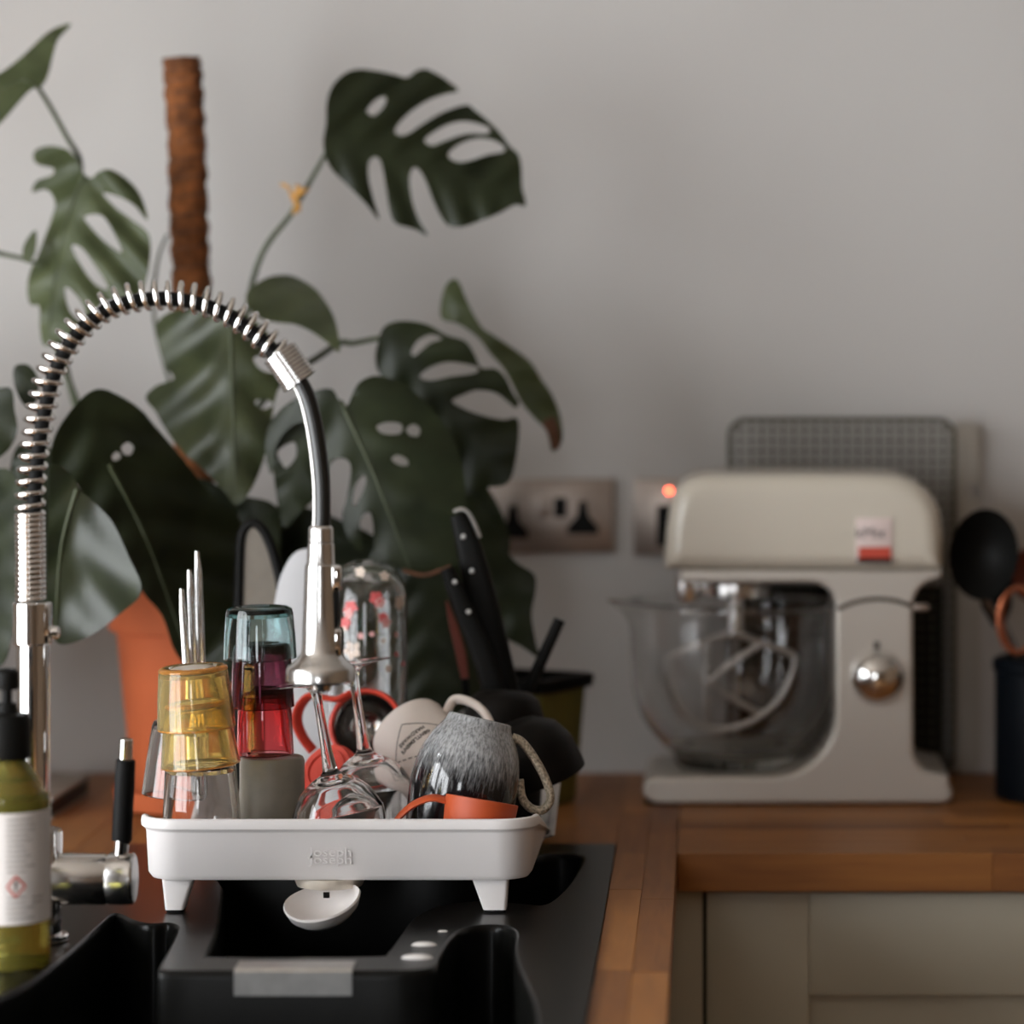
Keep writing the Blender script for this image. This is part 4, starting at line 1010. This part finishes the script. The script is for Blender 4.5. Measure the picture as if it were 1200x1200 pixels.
def hose_at(s_):
    p, t_ = at(s_); w_ = t_.cross(Vector((0, 1, 0))).normalized(); c_ = TP(190, 520)
    if w_.dot(c_-p) < 0: w_ = -w_
    return p+w_*(4.5/ST)
obj('inner_hose', tube([hose_at(D[-1]*i/120) for i in range(121)], 8.5/ST, 16), M['rubber'], tap, world=True, smooth=60)
# ribbed ferrule at the end of the spring
e0, e1 = TP(327, 412), TP(352, 448); dfer = (e1-e0); Lf = dfer.length
prof = [(0, 0), (.0135, 0)]
for k in range(8): 
    z_ = .001+k*(Lf-.004)/8; prof += [(.0158, z_), (.0158, z_+(Lf-.004)/8*.6), (.0150, z_+(Lf-.004)/8*.75)]
prof += [(.0162, Lf-.003), (.0162, Lf-.0005), (.013, Lf), (0, Lf)]
fer = lathe(prof, 36)
obj('ferrule', xf(fer, Matrix.Translation(e0) @ up_rot(dfer.x, dfer.z).to_4x4()), M['chrome_soft'], tap, world=True, smooth=35)
hose = catmull([TP(350, 444), TP(362, 470), TP(371, 510), TP(377, 560), TP(378, 600), TP(377, 622)], 10)
obj('lower_hose', tube(hose, 9.5/ST, 20), mat('glossy_hose', (.012, .012, .011), .22), tap, world=True, smooth=60)
wire = [p+Vector((-8.5/ST, -.003, .0)) for p in hose]
obj('hose_highlight', tube(wire, 2.6/ST, 8), M['steel'], tap, world=True, smooth=60)  # steel strip standing in for the highlight along the hose's left edge
# spray head
def hz(py): return TP(0, py).z
hx_ = TP(376, 0).x
pf = [(0, 616), (12, 616), (14.5, 619), (15, 634), (13.8, 635.5), (15.5, 637), (16.5, 659), (17, 661), (18.5, 662), (20, 700), (22.5, 764), (25, 768), (33, 776), (38, 780), (40.5, 784), (40.5, 797), (37, 800), (14, 801), (12, 808), (8, 811), (0, 811)]
g = lathe([(r/ST, hz(y)) for r, y in pf], 48)
sh = obj('spray_head', xf(g, Matrix.Translation((hx_, YT, 0))), M['chrome_soft'], tap, world=True, smooth=35)
for nm, y0, y1, mm in (('button_frame', 662, 692, 'chrome'), ('button', 692, 736, 'black'), ('button_frame', 736, 768, 'chrome')):
    x0, x1 = TP(389, 0).x, TP(400.5 if nm != 'button' else 397, 0).x
    o = obj(nm, box(x0, x1, YT-.009, YT+.009, hz(y1), hz(y0), .002), M[mm], sh); o.location = -Vector(tap.location)

# ------------------------------------------------------------------ soap bottle
YB = 2.965; SB = F/YB
bx_ = (8-PX)/SB
bt = thing('soap_bottle', 'green washing-up liquid bottle with white label and black pump beside the tap', 'bottle', (bx_, YB, ZS+.001))
H_ = lambda py: (CAM_H-(py-PY)/SB)-ZS
rB = 50/SB
pf = [(0, .0012), (rB-.006, .0008), (rB-.001, .004), (rB, .010), (rB, H_(948)), (rB-.0015, H_(935)), (rB-.008, H_(915)), (rB-.016, H_(898)), (rB-.0195, H_(888)), (rB-.0195, H_(878)), (0, H_(878))]
P = [(max(v.x, 0), v.y) for v in catmull([(a, b, 0) for a, b in pf], 4)]
obj('body', lathe(P, 64), M['g_bottle'], bt, smooth=50)
zl0, zl1 = H_(1078), H_(948)
lab = obj('label', lathe([(rB+.0004, zl0), (rB+.0007, zl0+.0003), (rB+.0007, zl1-.0003), (rB+.0004, zl1)], 64), M['label'], bt, smooth=30)
def on_bottle(pxy, lift=.0003):
    px, py = pxy; X = (px-8)/SB; a = math.asin(max(-.99, min(.99, X/rB)))
    r = rB+.0007+lift; return Vector((r*math.sin(a), -r*math.cos(a), H_(py)))
def strip_on(p, q, w_, n_=4, lift=.0003):
    V, Fc = [], []; d = Vector((q[0]-p[0], q[1]-p[1])).normalized(); nn = Vector((-d.y, d.x))*w_/2
    for k in range(n_+1):
        c = Vector(p).lerp(Vector(q), k/n_); V += [on_bottle(c+nn, lift), on_bottle(c-nn, lift)]
    for k in range(n_): Fc.append((2*k, 2*k+1, 2*k+3, 2*k+2))
    return V, Fc
rnd = random.Random(5); ink = []
for py in list(range(956, 1022, 6))+list(range(1046, 1076, 6)):
    a = 17+rnd.uniform(0, 1); b = rnd.uniform(36, 47)
    if 1018 < py < 1046: continue
    ink.append(strip_on((a, py), (b, py), 1.7))
for py in (1050, 1056): ink.append(strip_on((43, py-3), (53, py-3), 1.6))
obj('fine_print', merge(*ink), M['ink'], lab, smooth=0)
dia = [(27, 1021), (37, 1033), (27, 1045), (17.5, 1033)]
obj('hazard_diamond', merge(*[strip_on(dia[i], dia[(i+1) % 4], 2.0, 4, .0004) for i in range(4)]), M['red_ink'], lab, smooth=0, label='red hazard diamond')
obj('exclamation_mark', merge(strip_on((27, 1026.5), (27, 1034.5), 2.2, 2, .0004), strip_on((27, 1036), (27, 1038.5), 2.2, 1, .0004)), M['print'], lab, smooth=0)
pc = obj('pump_collar', lathe([(0, H_(890)), (27/SB, H_(890)), (29/SB, H_(886)), (28/SB, H_(846)), (25/SB, H_(838)), (14/SB, H_(836)), (11/SB, H_(825)), (0, H_(825))], 48), M['black'], bt, smooth=40)
obj('pump_stem', lathe([(6/SB, H_(826)), (6/SB, H_(806)), (0, H_(806))], 20), M['black'], bt, smooth=40)
obj('pump_head', merge(lathe([(0, H_(810)), (13/SB, H_(809)), (15/SB, H_(805)), (14/SB, H_(789)), (10/SB, H_(785)), (0, H_(784))], 32),
    tube(catmull([(0, 0, H_(798)), (-.02, -.006, H_(796)), (-.036, -.012, H_(800)), (-.042, -.014, H_(808))], 5), .0048, 12)), M['black'], bt, smooth=40)

# ------------------------------------------------------------------ grey slab by the wall
bk = thing('notebook', 'grey flat notebook lying on the worktop behind the tap', 'notebook', (W(40, 915, 3.9).x, 3.9, WT))
bx0, bx1 = W(-60, 900, 3.85).x, W(97, 900, 3.97).x
def quad_slab(z0, z1, inset=0):
    P = [(bx0, 3.83), (W(62, 900, 3.83).x, 3.83), (bx1, 4.02), (bx0+.03, 4.06)]
    P = offset_poly(P, inset)
    return extrude_poly([Vector((a, b, z0)) for a, b in P], Vector((0, 0, z1-z0)), .0006)
obj('pages', quad_slab(WT+.002, WT+.0185, .003), M['book_dark'], bk, world=True, smooth=30)
obj('cover', merge(quad_slab(WT+.0002, WT+.002), quad_slab(WT+.0185, WT+.0225)), M['book'], bk, world=True, smooth=30)

# ------------------------------------------------------------------ olive pot behind the rack
YO = 3.955; op = thing('plant_pot', 'square olive plant pot with dark rim behind the rack corner', 'pot', ((618-PX)*YO/F, YO, WT), (0, 0, math.radians(-28)))
def sq(h, z): return [Vector((a, b, z)) for a, b in rrect(-h, h, -h, h, .006, 3)]
obj('body', loft([sq(.038, 0), sq(.040, .004), sq(.048, .128), sq(.045, .128), sq(.038, .012)], True, True), M['olive'], op, smooth=35)
obj('rim', loft([sq(.0475, .124), sq(.054, .126), sq(.055, .138), sq(.053, .140), sq(.047, .140), sq(.0445, .126)]), M['black'], op, smooth=35)
obj('soil', loft([sq(.0455, .112), sq(.03, .118), sq(.01, .121)], False, True), M['soil'], op, smooth=60)

# ------------------------------------------------------------------ stand mixer
YM, YM2 = 3.93, 4.125
mx_ = thing('stand_mixer', 'cream and silver stand mixer with glass bowl by the wall sockets', 'mixer', (W(930, 945, YM).x, 4.03, WT))
def outline(P): return [W(a, b, YM) for a, b in P]
base_y = PY+(CAM_H-WT)*F/YM
def arc(cx_, cy_, r, a0, a1, n_=8): return [(cx_+r*math.cos(math.radians(a0+(a1-a0)*k/n_)), cy_+r*math.sin(math.radians(a0+(a1-a0)*k/n_))) for k in range(n_+1)]
body = ([(796, 668), (1104, 668)]+[(1104, 676)]+arc(1104, 712, 34, -100, -180, 6)+[(1071, 880)]+arc(1097, 880, 26, 180, 100, 6)+[(1112, 910)]+arc(1106, 930, 11, -60, 80, 5)
        +[(1104, 942)]+[(768, 942)]+arc(768, 926, 15, 90, 270, 8)+[(890, 910)]+arc(905, 836, 74, 90, 0, 10)+[(979, 715)]+arc(951, 711, 28, 0, -90, 7)+[(796, 683)])
obj('body', round_extrude([(v.x, v.z) for v in outline(body)], YM, YM2, .0045), M['silver'], mx_, world=True, smooth=40)
g = box(W(756, 0, YM).x, W(1104, 0, YM).x, YM+.006, YM2-.006, WT+.0005, WT+.0035, .001)
obj('rubber_feet', g, M['rubber'], mx_, world=True)
head = [(781, 668), (778.5, 665), (778, 655), (781, 620), (786, 590), (793, 574), (806, 562), (826, 557.5), (930, 556), (1030, 557), (1054, 558.5), (1075, 565), (1092, 579), (1102, 598), (1106, 625), (1106, 664), (1103.5, 668)]
hd = obj('head', round_extrude([(v.x, v.z) for v in outline(head)], YM-.003, YM2+.003, .020, 7), M['cream'], mx_, world=True, smooth=35, label='cream enamel head')
ML = -Vector(mx_.location)
# badge
Yb_ = YM-.0035
a, b = W(1003, 607, Yb_), W(1046, 661, Yb_)
bd = obj('badge', box(a.x, b.x, Yb_-.0012, Yb_+.002, b.z, a.z, .0006), M['pink_badge'], hd); bd.location = ML
g1 = xf(text_geo('kMix', .0165, .0004), Matrix.Translation(W(1020, 625, Yb_-.0014)) @ Matrix.Rotation(math.pi/2, 4, 'X'))
o = obj('badge_lettering', g1, M['print'], hd, smooth=0); o.location = ML
a, b = W(1006, 641, Yb_), W(1044, 655, Yb_)
o = obj('badge_band', box(a.x, b.x, Yb_-.0016, Yb_, b.z, a.z), M['red_ink'], hd, smooth=0); o.location = ML
a, b = W(1004, 654, Yb_), W(1045, 660, Yb_)
o = obj('badge_base', box(a.x, b.x, Yb_-.0017, Yb_, b.z, a.z), M['black'], hd, smooth=0); o.location = ML
# speed dial
p = W(1028, 794, YM); rk = 30*YM/F
dl = obj('speed_dial', xf(lathe([(0, 0), (rk+.0015, 0), (rk+.0015, .003), (rk, .0045), (rk*.93, .010), (rk*.75, .0155), (rk*.5, .019), (rk*.22, .0208), (0, .0212)], 48), Matrix.Translation(p) @ Matrix.Rotation(math.pi/2, 4, 'X')), M['chrome'], mx_, world=True, smooth=60, label='chrome dome dial')
a, b = W(1024, 752, YM), W(1031, 761, YM)
o = obj('dial_mark', box(a.x, b.x, YM-.0006, YM+.001, b.z, a.z), M['print'], mx_, world=True, smooth=0)
# curved seam and release lever
sm = catmull([W(*p, YM-.0002) for p in ((981, 714), (1000, 706), (1025, 702), (1050, 704), (1070, 711))], 6)
obj('seam', tube(sm, .0024, 8), M['dark_metal'], mx_, world=True, smooth=60)
obj('release_lever', box(W(1066, 0, YM).x, W(1089, 0, YM).x, YM-.001, YM+.012, W(0, 716, YM).z, W(0, 708, YM).z, .002), M['plate'], mx_, world=True)
# outlet and hub
YC = 4.03; SCp = F/YC
def mc(cx_, prof, nm, m, sgm=40):
    return obj(nm, xf(lathe([(r/SCp, CAM_H-(y-PY)/SCp) for r, y in prof], sgm), Matrix.Translation(((cx_-PX)/SCp, YC, 0))), m, mx_, world=True, smooth=40)
mc(806, [(0, 672), (15, 672), (16, 676), (15, 690), (13, 703), (9, 706), (0, 706)], 'front_outlet', M['chrome'])
mc(862, [(0, 680), (42, 680), (43, 684), (42, 697), (30, 701), (10, 702), (9, 742), (0, 742)], 'beater_hub', M['chrome_soft'])
# glass bowl with spout
bowl_p = [(58, 898), (66, 896), (70, 890), (72, 882), (88, 868), (108, 842), (119, 810), (122, 775), (123, 740), (124, 712), (127, 706), (128, 703)]
inn = [(124, 702), (121, 708), (120, 740), (119, 775), (116, 809), (105, 839), (85, 864), (66, 876), (0, 880)]
bc = (861-PX)/SCp
out = [(v.x, v.y) for v in catmull([(r, y, 0) for r, y in bowl_p], 3)]; ii = [(max(0, v.x), v.y) for v in catmull([(r, y, 0) for r, y in inn], 3)]
V, Fc = lathe([(0, 898/1)]+out+ii, 72)
V = [Vector((v.x/SCp, v.y/SCp, CAM_H-(v.z-PY)/SCp)) for v in V]
zr = CAM_H-(703-PY)/SCp
for i, v in enumerate(V):
    a = math.atan2(v.y, -v.x); k = max(0, 1-abs(a)/.36); up_ = max(0, 1-(zr-v.z)/.022)
    if v.length and math.hypot(v.x, v.y) > .08: V[i] = Vector((v.x-.022*k*k*(3-2*k)*up_, v.y*(1-.25*k*up_), v.z))
V = [v+Vector((bc, YC, 0)) for v in V]
gb = obj('glass_bowl', (V, Fc), M['glass_thin'], mx_, world=True, smooth=60, label='clear glass bowl with pouring lip')
# bowl foot on the base
mc(861, [(0, 911), (76, 911), (80, 908), (80, 902), (74, 898.5), (0, 898.5)], 'bowl_foot', M['rubber'])
mc(800, [(0, 912), (10, 912), (11, 908), (8, 903), (0, 902)], 'bowl_catch', M['chrome_soft'], 20)
# K-shaped beater
def kb(P, r=.0040, closed=False): return tube(catmull([W(*p, YC) for p in P], 6), r, 10)
kbg = merge(kb([(862, 742), (845, 745), (790, 768), (784, 778), (785, 800), (797, 832), (818, 851), (845, 857), (880, 848), (908, 826), (925, 798), (931, 776), (925, 765), (880, 748), (862, 742)]),
            kb([(828, 753), (828, 800), (828, 852)]), kb([(829, 800), (860, 775), (893, 753)]), kb([(830, 798), (862, 822), (892, 838)]))
obj('k_beater', kbg, M['steel'], mx_, world=True, smooth=60, label='grey K-shaped beater')

# ------------------------------------------------------------------ cooling racks against the wall
def wire_rack(px0, px1, ytop, Yt_, Yb_, label, pitch=12.0, m='wire'):
    a = W(px0, ytop, Yt_); b = W(px1, ytop, Yt_)
    H = a.z-WT; Wd = b.x-a.x
    tilt = math.atan2(Yb_-Yt_, H)
    t_ = thing('cooling_rack', label, 'wire rack', (a.x, Yb_, WT+.0035), (-tilt, 0, 0))
    Ht = H/math.cos(tilt)-.0035
    fr = [(v.x, 0, v.y) for v in [Vector(p) for p in rrect(0, Wd, 0, Ht, .018, 6)]]
    obj('frame', tube([Vector(p) for p in fr], .0032, 10, closed=True), M[m], t_, smooth=60)
    p_ = pitch*Yt_/F; r = .0015
    nv = int(Wd/p_); mv = None
    for i in range(1, nv):
        if mv is None:
            o = obj('wire', tube([(0, 0, .002), (0, 0, Ht-.002)], r, 6), M[m], t_, smooth=60); mv = o.data
        else:
            o = bpy.data.objects.new('wire', mv); C.objects.link(o); o.parent = t_
        o.location = (Wd*i/nv, 0, 0)
    nh = int(Ht/p_); mh = None
    for i in range(1, nh):
        if mh is None:
            o = obj('cross_wire', tube([(.002, .0022, 0), (Wd-.002, .0022, 0)], r, 6), M[m], t_, smooth=60); mh = o.data
        else:
            o = bpy.data.objects.new('cross_wire', mh); C.objects.link(o); o.parent = t_
        o.location = (0, 0, Ht*i/nh)
    return t_
wire_rack(855, 1115, 491, 4.192, 4.172, 'dark wire cooling rack leaning on the wall behind the mixer')
bt_ = thing('darkening_tray', 'dark tray added to deepen the shade behind cooling rack and mixer', 'baking tray', (W(980, 0, 4.19).x, 4.188, WT))  # dark sheet added to darken the gap behind the mixer
tx_0, tx_1 = W(866, 0, 4.19).x, W(1106, 0, 4.19).x; tz = W(0, 686, 4.19).z
trr = rrect(tx_0, tx_1, WT+.0005, tz, .012, 5)
obj('sheet', loft([[Vector((a, 4.1985, b)) for a, b in offset_poly(trr, .010)], [Vector((a, 4.1965, b)) for a, b in offset_poly(trr, .008)], [Vector((a, 4.1885, b)) for a, b in offset_poly(trr, .001)], [Vector((a, 4.1875, b)) for a, b in trr], [Vector((a, 4.189, b)) for a, b in offset_poly(trr, -.0003)], [Vector((a, 4.1995, b)) for a, b in offset_poly(trr, .008)]], True, True), M['dark_ceramic'], bt_, world=True, smooth=40)
cb = thing('chopping_board', 'taupe chopping board with hanging hole on the wall beside the cooling rack', 'board', (W(1130, 0, 4.2).x, 4.203, WT))
P = rrect(W(1112, 0, 4.2).x, W(1149, 0, 4.2).x, WT+.0005, CAM_H-(494-PY)*4.2/F, .015, 6)
hol = [(W(1143, 575, 4.2).x+.006*math.cos(k*math.pi/8), W(1143, 575, 4.2).z+.008*math.sin(k*math.pi/8)) for k in range(16)]
vs, fs = triangulate(P, [hol])
front = [Vector((a, 4.199, b)) for a, b in vs]; backv = [Vector((a, 4.2065, b)) for a, b in vs]
n0 = len(vs)
sides = loft([[Vector((a, 4.199, b)) for a, b in P], [Vector((a, 4.2065, b)) for a, b in P]])
sides2 = loft([[Vector((a, 4.199, b)) for a, b in hol], [Vector((a, 4.2065, b)) for a, b in hol]])
obj('panel', merge((front, fs), (backv, fs), sides, sides2), M['board'], cb, world=True, smooth=30)

# ------------------------------------------------------------------ utensil crock on the right
YK = 3.99
ck = thing('utensil_crock', 'dark navy crock holding utensils beside the mixer', 'crock', ((1232-PX)*YK/F, YK, WT+.0004))
rk = 66*YK/F; hk = (CAM_H-(770-PY)*YK/F)-WT
obj('jar', lathe([(0, 0), (rk-.004, 0), (rk, .004), (rk, hk-.004), (rk-.002, hk), (rk-.006, hk), (rk-.008, hk-.004), (rk-.008, .008), (0, .008)], 56), M['blue_crock'], ck, smooth=35)
obj('rim', lathe([(rk, hk-.016), (rk+.0025, hk-.014), (rk+.0025, hk-.003), (rk, hk-.001)], 56), M['blue_crock'], ck, smooth=35)
ZC = WT+.012
def utensil(name, label, cat, head_px, base_px, Yh, head_geo, hm, mid, r=.004, smat='dark_metal'):
    h, b_ = W(*head_px, Yh), W(*base_px, YK)
    b_.z = ZC
    t_ = thing(name, label, cat, b_)
    mp_ = W(*mid, (YK+Yh)/2) if mid else b_.lerp(h, .5)
    hp_ = catmull([b_, mp_, h], 6)
    obj('handle', tube(hp_, r, 10), M[smat], t_, world=True, smooth=60)
    obj('head', head_geo, M[hm], t_, world=True, smooth=60)
    return t_
def spoon_head(cx_, cy_, Y, rx, rz, tilt=0.0, dish=.018, th=.003, n_=24):
    V, Fc = [], []
    rings = 7
    c = W(cx_, cy_, Y)
    Rm = Matrix.Rotation(tilt, 3, 'Y')
    for side in (0, 1):
        for i in range(rings+1):
            f_ = i/rings
            for k in range(n_):
                a = 2*math.pi*k/n_
                p = Vector((rx*f_*math.cos(a), dish*(1-f_*f_)+(th if side else 0), rz*f_*math.sin(a)))
                V.append(c+Rm @ p)
    m_ = (rings+1)*n_
    for side in (0, 1):
        for i in range(rings):
            for k in range(n_):
                l = (k+1) % n_; q = (side*m_+i*n_+k, side*m_+i*n_+l, side*m_+(i+1)*n_+l, side*m_+(i+1)*n_+k); Fc.append(q)
    for k in range(n_):
        l = (k+1) % n_; Fc.append((rings*n_+k, rings*n_+l, m_+rings*n_+l, m_+rings*n_+k))
    return V, Fc
utensil('black_ladle', 'large black ladle head leaning out of the navy crock', 'ladle', (1152, 698), (1196, 930), 3.974, spoon_head(1153, 650, 3.945, .038, .050, .1, .030), 'black', (1186, 768))
utensil('black_spoon', 'black serving spoon leaning low towards the mixer from the crock', 'spoon', (1150, 694), (1204, 930), 4.03, spoon_head(1143, 672, 4.045, .021, .028, -.4, .010), 'black', (1192, 768), .0032)
utensil('black_turner', 'black slotted turner upright in the crock at the frame edge', 'turner', (1172, 730), (1232, 930), 3.995,
        extrude_poly([W(a, b, 3.995) for a, b in ((1150, 712), (1142, 650), (1150, 625), (1172, 622), (1188, 645), (1186, 712), (1176, 735), (1164, 735))], Vector((0, .002, 0)), .0006), 'black', (1205, 800), .0035)
ring = [W(1192+22*math.cos(a), 727+38*math.sin(a), 3.952) for a in [2*math.pi*k/28 for k in range(28)]]
utensil('copper_whisk', 'copper-coloured loop whisk in the navy crock', 'whisk', (1197, 764), (1262, 930), 3.952, merge(tube(ring, .0028, 8, closed=True), tube([p+Vector((.004, .006, 0)) for p in ring], .0022, 8, closed=True)), 'copper', None, .004)
utensil('wooden_spoon', 'red-brown wooden spoon standing at the back of the crock', 'spoon', (1206, 700), (1250, 930), 4.04, spoon_head(1205, 672, 4.04, .018, .030, .1, .008), 'redbrown', None, .004, 'redbrown')
